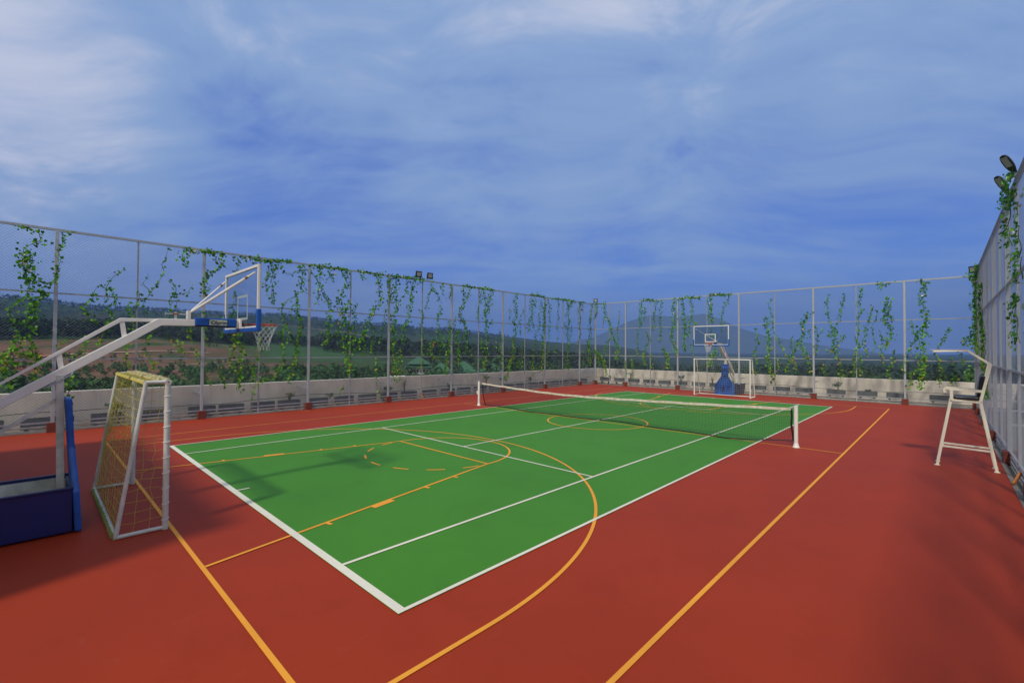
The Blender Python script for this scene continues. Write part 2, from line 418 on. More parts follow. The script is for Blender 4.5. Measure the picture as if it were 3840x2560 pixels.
# ------------------------------------------------------------------ deck and court
XL, XR, YF = -10.4, 10.46, 15.8       # planes of the three fences
ZT = 6.2                              # fence top
def struct(mb, name, m): return tag(mb.build(name, m), kind='structure')
b = MB(); b.box(-12.2, 12.4, -24, 18.6, -1.2, -0.03); struct(b, 'deck', M['concrete'])
b = MB(); b.box(XL - 0.02, 10.33, -22, YF - 0.06, -0.028, 0.0); struct(b, 'court_floor', M['red'])
b = MB(); sheet(b, -5.485, 5.485, -11.885, 11.885, 0.004); struct(b, 'green_court_surface', M['green'])
wl = MB()
hw, sw, hl, sv = 5.485, 4.115, 11.885, 6.40
for s in (-1, 1):
    sheet(wl, -hw, hw, s * hl - (0.10 if s > 0 else 0), s * hl + (0 if s > 0 else 0.10), 0.012)
    sheet(wl, s * hw - (0.05 if s > 0 else 0), s * hw + (0 if s > 0 else 0.05), -hl + 0.10, hl - 0.10, 0.012)
    sheet(wl, s * sw - 0.025, s * sw + 0.025, -hl + 0.10, hl - 0.10, 0.012)
    sheet(wl, -sw + 0.025, sw - 0.025, s * sv - 0.025, s * sv + 0.025, 0.012)
    sheet(wl, -0.025, 0.025, s * (hl - 0.10) - (0.2 if s > 0 else 0), s * (hl - 0.10) + (0 if s > 0 else 0.2), 0.012)
sheet(wl, -0.025, 0.025, -sv + 0.025, sv - 0.025, 0.012)
struct(wl, 'white_court_lines', M['white_line'])
yl = MB(); Z = 0.008
sheet(yl, 7.45, 7.50, -12.95, 12.95, Z); sheet(yl, -7.50, -7.45, -12.95, 12.95, Z)
sheet(yl, -7.5, 7.5, -13.0, -12.95, Z); sheet(yl, -7.5, 7.5, 12.95, 13.0, Z)
sheet(yl, -7.45, 7.45, -0.03, 0.02, Z)
disc_ring(yl, 0.05, -0.02, 1.8, 0.05, Z + 0.001)
for s in (-1, 1):
    disc_ring(yl, 0, s * 11.425, 6.25, 0.05, Z + 0.0005, 180 if s > 0 else 0, 360 if s > 0 else 180, 128)
    for x in (-6.25, 6.25):
        sheet(yl, x - 0.025, x + 0.025, min(s * 11.425, s * 12.95), max(s * 11.425, s * 12.95), Z + 0.0005)
    disc_ring(yl, 0, s * 7.2, 1.8, 0.05, Z + 0.001, 180 if s > 0 else 0, 360 if s > 0 else 180, 64)
    for k in range(7):       # broken half of the free-throw circle
        a = (8 + k * 25.2) + (0 if s > 0 else 180)
        disc_ring(yl, 0, s * 7.2, 1.8, 0.05, Z + 0.001, a, a + 12.5, 8)
    sheet(yl, -1.8, 1.8, s * 7.2 - 0.025, s * 7.2 + 0.025, Z + 0.0015)
    for t in (-1, 1):        # lane sides with rebound marks
        A = Vector((t * 3.0, s * 12.95, Z)); B = Vector((t * 1.8, s * 7.2, Z))
        d = (B - A).normalized(); nrm = Vector((t * abs(d.y), 0, 0)).normalized(); nrm = Vector((-d.y, d.x, 0)); nrm *= (1 if nrm.x * t > 0 else -1)
        def q4(l0, l1, w0, w1, z):
            P = [A + d * l0 + nrm * w0, A + d * l1 + nrm * w0, A + d * l1 + nrm * w1, A + d * l0 + nrm * w1]
            yl.add([(p.x, p.y, z) for p in P], [(0, 1, 2, 3)])
        L_ = (B - A).length
        q4(0, L_, -0.025, 0.025, Z + 0.002)
        for l0, l1 in ((1.62, 1.68), (2.48, 2.92), (3.75, 3.81), (4.60, 4.66)): q4(l0, l1, 0.025, 0.125, Z + 0.002)
struct(yl, 'yellow_court_lines', M['yellow_line'])

# ------------------------------------------------------------------ parapet walls
def wall(x0, x1, y0, y1, z1, label):
    b = MB(); b.box(x0, x1, y0, y1, -1.0, z1)
    return tag(b.build('parapet_wall', M['plaster'], bevel=0.015), label, 'wall')
wall(-11.85, -11.6, -24, 17.9, 1.14, 'long low plastered parapet wall, grey in part shade, behind the left chain link fence')
wall(-11.85, 12.1, 17.9, 18.15, 1.14, 'bright sunlit cream parapet wall behind the fence at the far end of the court')
wall(11.9, 12.1, -24, 17.9, 1.14, 'low plastered parapet wall seen through the close right-hand chain link fence')

# ------------------------------------------------------------------ chain link fences
def lattice(u0, u1, z0, z1, pitch, place, r, jit=0.0):
    P = []; Q = []
    H = z1 - z0; Wd = u1 - u0; k = pitch * 1.0
    asp = 1.15                                    # diamonds slightly wider than tall
    n = int((Wd + H * asp) / k) + 1
    for i in range(n):
        s = u0 - H * asp + k * (i + 0.5)          # rising to the right
        t0 = max(0.0, (u0 - s) / (H * asp)); t1 = min(1.0, (u1 - s) / (H * asp))
        if t1 > t0:
            P.append(place(s + t0 * H * asp, z0 + t0 * H, 1)); Q.append(place(s + t1 * H * asp, z0 + t1 * H, 1))
        s2 = u1 + H * asp - k * (i + 0.5)
        t0 = max(0.0, (s2 - u1) / (H * asp)); t1 = min(1.0, (s2 - u0) / (H * asp))
        if t1 > t0:
            P.append(place(s2 - t0 * H * asp, z0 + t0 * H, -1)); Q.append(place(s2 - t1 * H * asp, z0 + t1 * H, -1))
    return wires(P, Q, r)
def fence(name, label, thick, thin, place, out, wirer=0.0026, pitch=0.10, wm='wire', rail=0.055):
    """thick/thin: post positions along the run; place(u, z, off) -> xyz ; out: unit vector away from the court"""
    u0, u1 = min(thick + thin), max(thick + thin)
    root = thing('chain_link_fence', label, 'fence', place((u0 + u1) / 2, 0, 0))
    O = Vector(out)
    def pt(u, z, off=0.0): return Vector(place(u, z, 0)) + O * off
    for u in sorted(thick):
        b = MB(); b.bar(pt(u, 0.28), pt(u, ZT - 0.03), 0.088, 0.088, up=O); part(b, 'post', M['galv'], root, bevel=0.006)
        b = MB(); b.bar(pt(u, -0.03), pt(u, 0.30), 0.26, 0.24, up=O); part(b, 'footing', M['footing'], root, bevel=0.01)
        b = MB(); b.bar(pt(u, 0.92), pt(u, 0.92, 1.19), 0.04, 0.05); part(b, 'wall_brace', M['galv'], root)
    for u in sorted(thin):
        b = MB(); b.bar(pt(u, 0.02), pt(u, ZT - 0.03), 0.046, 0.044, up=O); part(b, 'slim_post', M['galv'], root)
    d = (pt(u1, 0) - pt(u0, 0)).normalized()
    for z, nm, w in ((ZT, 'top_rail', 0.07), (4.25, 'middle_rail', 0.045), (2.22, 'middle_rail', 0.045), (0.30, 'bottom_rail', 0.045)):
        b = MB(); b.bar(pt(u0, z), pt(u1, z), w, w); part(b, nm, M['galv'], root)
    al = sorted(thick)
    for a, c in zip(al[:-1], al[1:]):
        for z in (0.06, 0.175):
            b = MB(); b.bar(pt(a, z) + d * 0.13, pt(c, z) - d * 0.13, 0.03, 0.062); part(b, 'kick_rail', M['base_rail'], root, bevel=0.004)
    allp = sorted(thick + thin)
    for a, c in zip(allp[:-1], allp[1:]):
        def pl(u, z, k): return tuple(pt(u, z, -0.034 + 0.002 * k))
        V, F = lattice(a, c, 0.30, ZT + 0.02, pitch, pl, wirer)
        under(arrmesh('wire_mesh', V, F, M[wm]), root)
    return root
TL = [-17.9, -13.95, -10.1, -6.25, -2.38, 1.55, 5.58, 9.65, 13.72]
NL = [-15.9, -12.0, -8.2, -4.38, -0.42, 3.55, 7.6, 11.65]
fence('left', 'long vine-hung chain link fence on the left, before the shaded parapet', TL + [YF], NL, lambda u, z, k: (XL, u, z), (-1, 0, 0))
TF = [-7.75, -3.8, 0.1, 4.02, 7.9]
NF = [-9.1, -5.8, -1.85, 2.08, 5.95]
fence('far', 'vine-hung chain link fence across the far end, behind the distant goal', TF + [XR - 0.02], NF + [XL + 0.06], lambda u, z, k: (u, YF, z), (0, 1, 0))
TR = [-17.9, -14.0, -10.1, -6.2, -2.3, 1.6, 5.5, 9.4, 13.2]
NR = [-15.9, -12.0, -8.1, -4.2, -0.35, 3.55, 7.4, 11.3]
def pr_(u, z, k): return (10.40 + (15.8 - u) * 0.0058, u, z)
fence('right', 'close chain link fence seen edge-on at the right, beside the umpire chair', TR + [YF], NR, pr_, (1, 0, 0), wirer=0.0014, pitch=0.075, wm='wire_sunlit')
b = MB(); b.box(10.33, 10.42, -22, 15.7, -0.028, 0.012); struct(b, 'gutter', M['concrete'])

# ------------------------------------------------------------------ stair house behind the left of the camera (throws the big shadow)
sh = thing('stair_house', 'rendered stair house with flat roof and grey door behind the near basketball stand', 'building', (-1.7, -19, 0))
b = MB(); b.box(-6.2, 2.9, -22, -16.6, -0.03, 4.9); part(b, 'wall', M['stair_wall'], sh)
b = MB(); b.box(-6.35, 3.0, -22.1, -16.5, 4.9, 5.08); part(b, 'roof', M['concrete'], sh)
dd = MB(); dd.box(-1.0, 0.1, -16.6, -16.55, -0.02, 2.1); do = part(dd, 'door', M['door'], sh)
b = MB(); b.box(-0.05, -0.02, -16.55, -16.49, 1.0, 1.12); part(b, 'handle', M['galv'], do)

# ------------------------------------------------------------------ planters, hoses
def planter(x, y, along, label, group, z=0.14):
    r = thing('planter_box', label, 'planter', (x, y, 0), 0, group)
    w, dpt = (0.86, 0.22)
    hx, hy = (w / 2, dpt / 2) if along == 'x' else (dpt / 2, w / 2)
    t = 0.02
    b = MB(); h_ = 0.32 if along == 'x' else 0.34
    b.box(x - hx, x + hx, y - hy, y - hy + t, z, z + h_); b.box(x - hx, x + hx, y + hy - t, y + hy, z, z + h_)
    b.box(x - hx, x - hx + t, y - hy + t, y + hy - t, z, z + h_); b.box(x + hx - t, x + hx, y - hy + t, y + hy - t, z, z + h_)
    b.box(x - hx + t, x + hx - t, y - hy + t, y + hy - t, z, z + 0.02)
    part(b, 'trough', M['planter'], r)
    b = MB(); b.box(x - hx + t, x + hx - t, y - hy + t, y + hy - t, z + 0.02, z + h_ - 0.04); part(b, 'soil', M['soil'], r)
    for s in (-1, 1):
        b = MB()
        cx, cy = (x + s * hx * 0.7, y) if along == 'x' else (x, y + s * hy * 0.7)
        b.box(cx - 0.05, cx + 0.05, cy - 0.05, cy + 0.05, -0.03, z); part(b, 'foot', M['planter'], r)
FX = [-10.35, -9.05, -7.85, -6.6, -5.4, -4.2, -2.95, -1.75, -0.5, 0.8, 2.1, 3.28, 4.85, 6.25, 7.5, 9.2]
bays_f = sorted(TF + [XR, XL])
def ordw(n): return ['first', 'second', 'third', 'fourth', 'fifth', 'sixth', 'seventh', 'eighth', 'ninth', 'tenth', 'eleventh', 'twelfth', 'thirteenth', 'fourteenth', 'fifteenth', 'sixteenth', 'seventeenth', 'eighteenth'][n]
for i, x in enumerate(FX):
    planter(x, 17.2, 'x', f'grey planter trough by the sunlit far wall, {ordw(i)} from the left corner', 'planter troughs along the far wall', 0.15)
LY = [-15.4, -14.2, -12.6, -11.3, -9.9, -8.9, -7.75, -6.7, -5.45, -4.2, -3.0, -1.8, -0.6, 0.7, 2.0, 3.2, 4.5, 5.8, 7.0, 8.2, 9.4, 10.6, 11.8, 13.0, 14.2, 15.4]
for i, y in enumerate(reversed(LY)):
    lab = f'grey planter trough by the shaded left wall, ' + (f'{ordw(i)} from the far corner' if i < 18 else f'{ordw(len(LY) - 1 - i)} from the near end of the row')
    planter(-11.25, y, 'y', lab, 'planter troughs along the left wall', 0.03)
def hose(pts, label):
    b = MB(); b.tube(pts, 0.011, 6); tag(b.build('irrigation_hose', M['black_tape']), label, 'hose')
hose([(x, 16.3, 0.575 + 0.05 * math.sin(x * 0.85) + 0.012 * math.sin(x * 3.1)) for x in np.arange(-10.8, 10.9, 0.3)], 'thin black irrigation hose sagging in front of the sunlit far wall')
hose([(-11.0, y, 0.50 + 0.06 * math.sin(y * 0.8) + 0.015 * math.sin(y * 2.9)) for y in np.arange(-18, 16.2, 0.3)], 'thin black irrigation hose running along the shaded left wall')

# ------------------------------------------------------------------ floodlights
def flood(loc, rz, tilt, label, s=1.0, group=None):
    r = thing('floodlight', label, 'floodlight', loc, 0, group)
    T = Matrix.Translation(Vector(loc)) @ Matrix.Rotation(rz, 4, 'Z') @ Matrix.Rotation(tilt, 4, 'X') @ Matrix.Scale(s, 4)
    def tf(mb, M4): mb.v = [tuple(M4 @ Vector(p)) for p in mb.v]; return mb
    T0 = Matrix.Translation(Vector(loc)) @ Matrix.Rotation(rz, 4, 'Z') @ Matrix.Scale(s, 4)
    # lamp housing faces -Y, centre at z 0.26
    C = Matrix.Translation(Vector((0, 0, 0.27)))
    Tl = T0 @ C @ Matrix.Rotation(tilt, 4, 'X')
    b = MB(); b.box(-0.155, 0.155, -0.02, 0.05, -0.17, 0.155)
    for k in range(6): b.box(-0.10, 0.10, 0.05, 0.075, -0.10 + k * 0.035, -0.09 + k * 0.035)
    h = part(tf(b, Tl), 'housing', M['black'], r, bevel=0.02)
    b = MB(); b.box(-0.105, 0.105, -0.026, -0.0195, -0.10, 0.105); part(tf(b, Tl), 'glass', M['lamp_glass'], h)
    b = MB(); b.bar((-0.17, 0, 0.03), (-0.17, 0.02, 0.27), 0.012, 0.03); b.bar((0.17, 0, 0.03), (0.17, 0.02, 0.27), 0.012, 0.03)
    b.bar((-0.176, 0, 0.025), (0.176, 0, 0.025), 0.03, 0.012); part(tf(b, T0), 'bracket', M['black'], r)
flood((XL, -0.66, ZT + 0.03), R_(78), R_(14), 'square floodlight with vines at its foot, left one of the pair')
flood((XL, 0.05, ZT + 0.03), R_(80), R_(14), 'square floodlight clear of vines, right one of the pair')
flood((XL + 0.02, YF, ZT + 0.03), R_(25), R_(6), 'small floodlight on the corner post between left and far fences', 0.95)
flood((XR - 0.12, YF - 0.1, ZT + 0.03), R_(-35), R_(16), 'small floodlight on the corner post between far and right fences', 1.0)
def streethead(loc, vec, label, s=1.0):
    r = thing('led_floodlight', label, 'floodlight', loc, 0, 'pair of long floodlights on the right fence')
    d = Vector(vec).normalized(); side = d.cross(Vector((0, 0, 1))).normalized(); n = side.cross(d).normalized()   # n: upward normal
    X = Matrix((( side.x, d.x, n.x, loc[0]), (side.y, d.y, n.y, loc[1]), (side.z, d.z, n.z, loc[2]), (0, 0, 0, 1)))
    def tf(mb): mb.v = [tuple(X @ (Vector(p) * s)) for p in mb.v]; return mb
    b = MB(); n_ = 14; top = []
    prof = [(0.04, 0.05), (0.055, 0.12), (0.09, 0.2), (0.11, 0.32), (0.11, 0.46), (0.095, 0.56), (0.06, 0.62), (0.0, 0.64)]
    poly = [(w, y) for w, y in prof] + [(-w, y) for w, y in reversed(prof[:-1])]
    m_ = len(poly)
    rings = [(1.0, -0.012), (1.0, 0.02), (0.8, 0.05), (0.45, 0.062)]
    vs = []
    for sc, z in rings: vs += [(x * sc, 0.34 + (y - 0.34) * (0.55 + 0.45 * sc), z) for x, y in poly]
    fs = [tuple(range(m_ - 1, -1, -1)), tuple(range(3 * m_, 4 * m_))]
    for k in range(3): fs += [(k * m_ + i, k * m_ + (i + 1) % m_, (k + 1) * m_ + (i + 1) % m_, (k + 1) * m_ + i) for i in range(m_)]
    b.add(vs, fs); h = part(tf(b), 'housing', M['black'], r)
    b = MB(); b.box(-0.075, 0.075, 0.27, 0.57, -0.020, -0.0125); part(tf(b), 'glass', M['lamp_glass'], h)
    b = MB(); b.tube([(0, -0.02, 0), (0, 0.09, 0)], 0.03, 10); b.box(-0.03, 0.03, -0.05, 0.0, -0.06, 0.03); part(tf(b), 'bracket', M['galv'], r)
streethead((10.47, -0.62, ZT + 0.06), (-0.43, -0.41, 0.80), 'long black floodlight, nearer and larger of the top right pair', 0.76)
streethead((10.46, 0.75, ZT + 0.02), (-0.43, -0.41, 0.80), 'long black floodlight with leaves at its foot, farther of the top right pair', 0.76)

# ------------------------------------------------------------------ basketball stand (built at the near end, facing +Y; its copy faces back)
def stand(label):
    X0 = 0.0
    r = thing('basketball_stand', label, 'basketball stand', (0, -14.6, 0))
    # hollow ballast box
    b = MB(); x0, x1, y0, y1, h = -0.52, 0.52, -16.05, -13.985, 0.62
    b.box(x0, x0 + 0.04, y0, y1, 0.03, h); b.box(x1 - 0.04, x1, y0, y1, 0.03, h)
    b.box(x0 + 0.04, x1 - 0.04, y0, y0 + 0.04, 0.03, h); b.box(x0 + 0.04, x1 - 0.04, y1 - 0.04, y1, 0.03, h)
    b.box(x0 + 0.04, x1 - 0.04, y0 + 0.04, y1 - 0.04, 0.03, 0.07)
    bx = part(b, 'ballast_box', M['blue_box'], r, bevel=0.008)
    b = MB(); b.box(x0 + 0.042, x1 - 0.042, y0 + 0.05, y1 - 0.22, 0.07, 0.40); part(b, 'ballast', M['old_white'], bx)
    b = MB(); b.box(x0 + 0.041, x0 + 0.05, y0 + 0.06, y1 - 0.06, 0.41, h - 0.015); part(b, 'liner', M['old_white'], bx)
    for sx in (-1, 1):
        b = MB(); b.box(sx * 0.52 - 0.028, sx * 0.52 + 0.028, y0 - 0.01, y1, h, h + 0.03); part(b, 'edge_trim', M['dark_seam'], bx, bevel=0.008)
    for sx in (-0.4, 0.4):
        for yy in (-15.9, -14.2):
            b = MB(); b.tube([(sx - 0.02, yy, 0.035), (sx + 0.02, yy, 0.035)], 0.034, 14); part(b, 'wheel', M['black'], r)
    # front padding: bell shaped, thin, leaning back as it rises
    prof = [(0.56, 0.02, -13.885), (0.56, 0.58, -13.915), (0.215, 1.12, -13.955), (0.20, 1.16, -13.96), (0.20, 1.86, -14.0)]
    b = MB()
    v = []
    for w, z, y in prof: v += [(-w, y - 0.075, z), (w, y - 0.075, z), (w, y, z), (-w, y, z)]
    f = [(3, 2, 1, 0), (16, 17, 18, 19)]
    for k in range(4):
        a = 4 * k
        f += [(a, a + 1, a + 5, a + 4), (a + 1, a + 2, a + 6, a + 5), (a + 2, a + 3, a + 7, a + 6), (a + 3, a, a + 4, a + 7)]
    b.add(v, f); pad = part(b, 'front_padding', M['blue_pad'], r, bevel=0.022)
    b = MB(); b.box(-0.19, 0.19, -13.975, -13.955, 1.13, 1.17); b.box(-0.18, 0.18, -14.0, -13.976, 1.52, 1.60); b.box(-0.18, 0.18, -14.015, -13.990, 1.76, 1.80)
    b.box(0.03, 0.10, -13.92, -13.893, 0.05, 0.55)
    part(b, 'seam_strap', M['dark_seam'], pad)
    # upright and rear braces
    b = MB(); b.bar((X0, -14.085, 0.07), (X0, -14.13, 2.20), 0.15, 0.085, up=(0, 1, 0)); part(b, 'upright', M['old_white'], r, bevel=0.006)
    for sx in (-0.33, 0.33):
        b = MB(); b.bar((sx, -14.03, 0.07), (sx, -14.03, 0.60), 0.05, 0.03, up=(0, 1, 0)); part(b, 'box_stiffener', M['old_white'], r)
    b = MB(); b.bar((X0, -14.16, 1.84), (X0, -15.72, 0.66), 0.05, 0.05); part(b, 'lower_brace', M['old_white'], r, bevel=0.004)
    b = MB(); b.bar((X0, -15.42, 1.32), (X0, -15.75, 0.62), 0.07, 0.07); part(b, 'rear_strut', M['old_white'], r)
    # main beam: sloping then level (one folded box section)
    t = 0.117
    prof = [(-15.52, 1.18), (-15.56, 1.30), (-13.39 - 0.0, 2.805), (-13.0, 3.085), (-11.93, 3.105), (-11.93, 2.99), (-12.955, 2.97), (-13.33, 2.70)]
    b = MB(); b.prism(prof, 0, X0 - 0.065, X0 + 0.065); part(b, 'main_beam', M['white_metal'], r, bevel=0.008)
    b = MB(); b.prism([(-15.30, 1.63), (-15.27, 1.68), (-13.475, 3.068), (-12.98, 3.082), (-13.06, 3.028), (-13.455, 3.012)], 0, X0 - 0.028, X0 + 0.028)
    part(b, 'upper_bar', M['white_metal'], r, bevel=0.004)
    for y, z0, z1 in ((-13.43, 2.77, 3.02), (-14.13, 2.27, 2.53), (-14.83, 1.78, 2.0)):
        b = MB(); b.bar((X0, y + 0.015, z0), (X0, y - 0.02, z1), 0.045, 0.06); part(b, 'web_strut', M['white_metal'], r)
    b = MB(); b.bar((X0, -14.27, 2.02), (X0, -13.99, 2.215), 0.17, 0.014)
    for y, z in ((-14.24, 2.045), (-14.02, 2.195)):
        b.tube([(0.075, y - 0.01, z - 0.03), (0.075, y + 0.03, z + 0.05)], 0.009, 6); b.tube([(-0.075, y - 0.01, z - 0.03), (-0.075, y + 0.03, z + 0.05)], 0.009, 6)
    part(b, 'clamp_plate', M['galv'], r)
    # padding round the level beam, with the sponsor patch
    b = MB(); b.box(-0.085, 0.085, -12.50, -11.86, 2.985, 3.13); slv = part(b, 'beam_padding', M['blue_pad'], r, bevel=0.02)
    b = MB(); b.box(-0.09, 0.09, -12.51, -11.87, 2.972, 2.984); part(b, 'seam_strap', M['black'], slv)
    b = MB(); b.box(0.086, 0.0885, -12.29, -12.02, 3.005, 3.10); sg = part(b, 'sponsor_patch', M['sign'], slv)
    def text(body, size, loc, rot, m, par, name, bold=0.0):
        cu = bpy.data.curves.new(name, 'FONT'); cu.body = body; cu.size = size; cu.extrude = 0.0012; cu.offset = bold
        cu.align_x = 'CENTER'; cu.align_y = 'CENTER'
        o = bpy.data.objects.new(name, cu); col.objects.link(o)
        me = bpy.data.meshes.new_from_object(o.evaluated_get(bpy.context.evaluated_depsgraph_get()))
        bpy.data.objects.remove(o); bpy.data.curves.remove(cu)
        X = Matrix.Translation(loc) @ rot.to_4x4(); me.transform(X)
        me.materials.clear(); me.materials.append(m); me.name = name
        o = bpy.data.objects.new(name, me); col.objects.link(o); under(o, par)
    rot = Matrix(((0, 0, 1), (1, 0, 0), (0, 1, 0)))        # text x -> +Y, text y -> +Z, faces +X
    text('Olprim', 0.088, (0.0896, -12.135, 3.05), rot, M['dark_seam'], sg, 'lettering', 0.0022)
    b = MB(); b.bar((0.089, -12.272, 3.028), (0.089, -12.252, 3.075), 0.005, 0.002, up=(1, 0, 0)); b.bar((0.089, -12.275, 3.03), (0.089, -12.235, 3.03), 0.005, 0.002, up=(1, 0, 0))
    part(b, 'emblem', M['dark_seam'], sg)
    # tilt brackets and the two stays to the top of the board
    b = MB(); b.bar((0, -12.58, 3.10), (0, -12.58, 3.24), 0.12, 0.045, up=(0, 1, 0)); part(b, 'stay_bracket', M['white_metal'], r)
    b = MB(); b.bar((0, -12.76, 3.09), (0, -12.76, 3.21), 0.03, 0.03, up=(0, 1, 0)); b.tube([(0, -12.90, 3.175), (0, -12.58, 3.175)], 0.008, 8)
    b.tube([(0, -12.90, 3.15), (0, -12.90, 3.20)], 0.006, 6); part(b, 'adjusting_screw', M['galv'], r)
    b = MB(); b.tube([(0, -12.80, 3.175), (0, -12.72, 3.175)], 0.020, 8); part(b, 'screw_collar', M['rust'], r)
    for sx in (-1, 1):
        A = Vector((sx * 0.04, -12.56, 3.21)); B = Vector((sx * 0.88, -11.82, 3.90))
        b = MB(); b.tube([A, B], 0.016, 10); st = part(b, 'stay', M['white_metal'], r)
        if sx > 0:
            ln = []; u = (B - A).normalized(); p1 = u.cross(Vector((0, 0, 1))).normalized(); p2 = u.cross(p1)
            for k in range(260):
                t = k / 259 * 0.86 + 0.04; a = k * 0.95
                ln.append(A + (B - A) * t + (p1 * math.cos(a) + p2 * math.sin(a)) * 0.021)
            b = MB(); b.tube(ln, 0.0065, 5); part(b, 'wrapped_cord', M['net_white'], st)
        c = A + (B - A) * 0.87
        b = MB(); b.tube([c - (B - A).normalized() * 0.025, c + (B - A).normalized() * 0.025], 0.026, 8); part(b, 'clamp', M['rust'], st)
    # backboard
    yb = -11.762; hx = 0.96; z0, z1 = 2.945, 4.04; fw = 0.045
    b = MB(); b.box(-hx, hx, yb - 0.035, yb + 0.005, z1 - fw, z1); b.box(-hx, -hx + fw, yb - 0.035, yb + 0.005, z0 + fw, z1 - fw)
    b.box(hx - fw, hx, yb - 0.035, yb + 0.005, z0 + fw, z1 - fw); b.box(-hx, hx, yb - 0.035, yb + 0.005, z0, z0 + fw)
    bd = part(b, 'backboard', M['white_metal'], r, bevel=0.004)
    b = MB(); b.box(-hx + fw, hx - fw, yb - 0.018, yb - 0.006, z0 + fw, z1 - fw); part(b, 'glass', M['glass'], bd)
    b = MB(); cx = 0.03; iw, i0, i1, lw = 0.295, 3.12, 3.575, 0.042; y_ = yb - 0.004
    b.box(cx - iw, cx + iw, y_, y_ + 0.006, i1 - lw, i1); b.box(cx - iw, cx + iw, y_, y_ + 0.006, i0, i0 + lw)
    b.box(cx - iw, cx - iw + lw, y_, y_ + 0.006, i0 + lw, i1 - lw); b.box(cx + iw - lw, cx + iw, y_, y_ + 0.006, i0 + lw, i1 - lw)
    part(b, 'target_rectangle', M['white_metal'], bd)
    b = MB(); t = 0.03
    b.prism([(-hx - t, z0 - 0.055), (hx + t, z0 - 0.055), (hx + t, z0 + 0.33), (hx - 0.035, z0 + 0.33), (hx - 0.035, z0 + 0.02), (-hx + 0.035, z0 + 0.02), (-hx + 0.035, z0 + 0.33), (-hx - t, z0 + 0.33)], 1, yb - 0.05, yb + 0.02)
    ep = part(b, 'edge_padding', M['blue_pad'], bd, bevel=0.012)
    # mounting plate, rim, net
    b = MB(); b.box(-0.13, 0.13, yb - 0.06, yb - 0.036, 2.96, 3.14); b.box(-0.05, 0.05, -11.93, yb - 0.06, 2.97, 3.13); part(b, 'mounting_plate', M['white_metal'], r)
    b = MB(); rc = (0, yb + 0.375, 3.05); rr = 0.23
    b.tube([(rc[0] + rr * math.cos(a), rc[1] + rr * math.sin(a), 3.05) for a in np.linspace(-math.pi / 2, 1.5 * math.pi, 41)], 0.013, 8, cap=False)
    b.box(-0.09, 0.09, yb + 0.008, yb + 0.03, 2.93, 3.07); b.bar((-0.07, yb + 0.03, 3.045), (-0.10, rc[1] - 0.20, 3.05), 0.03, 0.02); b.bar((0.07, yb + 0.03, 3.045), (0.10, rc[1] - 0.20, 3.05), 0.03, 0.02)
    b.bar((-0.07, yb + 0.03, 2.96), (-0.08, rc[1] - 0.215, 3.04), 0.03, 0.008); b.bar((0.07, yb + 0.03, 2.96), (0.08, rc[1] - 0.215, 3.04), 0.03, 0.008)
    b.box(-0.085, 0.085, yb + 0.03, rc[1] - 0.19, 3.035, 3.05)
    rm = part(b, 'rim', M['rim'], r)
    lines = []
    nn = 12; rows = 7
    def npnt(i, j):
        t = j / rows; rad = rr * (1 - 0.62 * t ** 0.8) + 0.035 * t * math.sin(i * 2.1)
        a = 2 * math.pi * (i + 0.5 * (j % 2)) / nn
        return (rc[0] + rad * math.cos(a), rc[1] + rad * math.sin(a), 3.04 - 0.42 * t + 0.012 * math.sin(i * 1.7 + j))
    for i in range(nn):
        for s_ in (0, 1):
            l = [npnt(i, 0)]; k = i
            for j in range(1, rows + 1):
                if (j % 2 == 1) != bool(s_): pass
                if s_ == 0: k = k if j % 2 == 1 else k + 1
                else: k = k - 1 if j % 2 == 1 else k
                l.append(npnt(k, j))
            l.append(tuple(Vector(l[-1]) + Vector((0.01 * math.sin(i), 0.01 * math.cos(i * 3), -0.05))))
            lines.append([Vector(p) for p in l])
    V, F = polywires([[tuple(p) for p in l] for l in lines], 0.0032)
    under(arrmesh('net', V, F, M['net_white']), r)
    return r
near_stand = stand('near basketball stand at the left edge, white boom and blue padded base')
far_stand = copy_tree(near_stand)
far_stand.location = (-0.14, 14.6, 0); far_stand.rotation_euler = (0, 0, math.pi)
far_stand['label'] = 'far basketball stand behind the distant goal, blue padded base, clear backboard facing us'
near_stand['group'] = far_stand['group'] = 'basketball stands at the two ends'

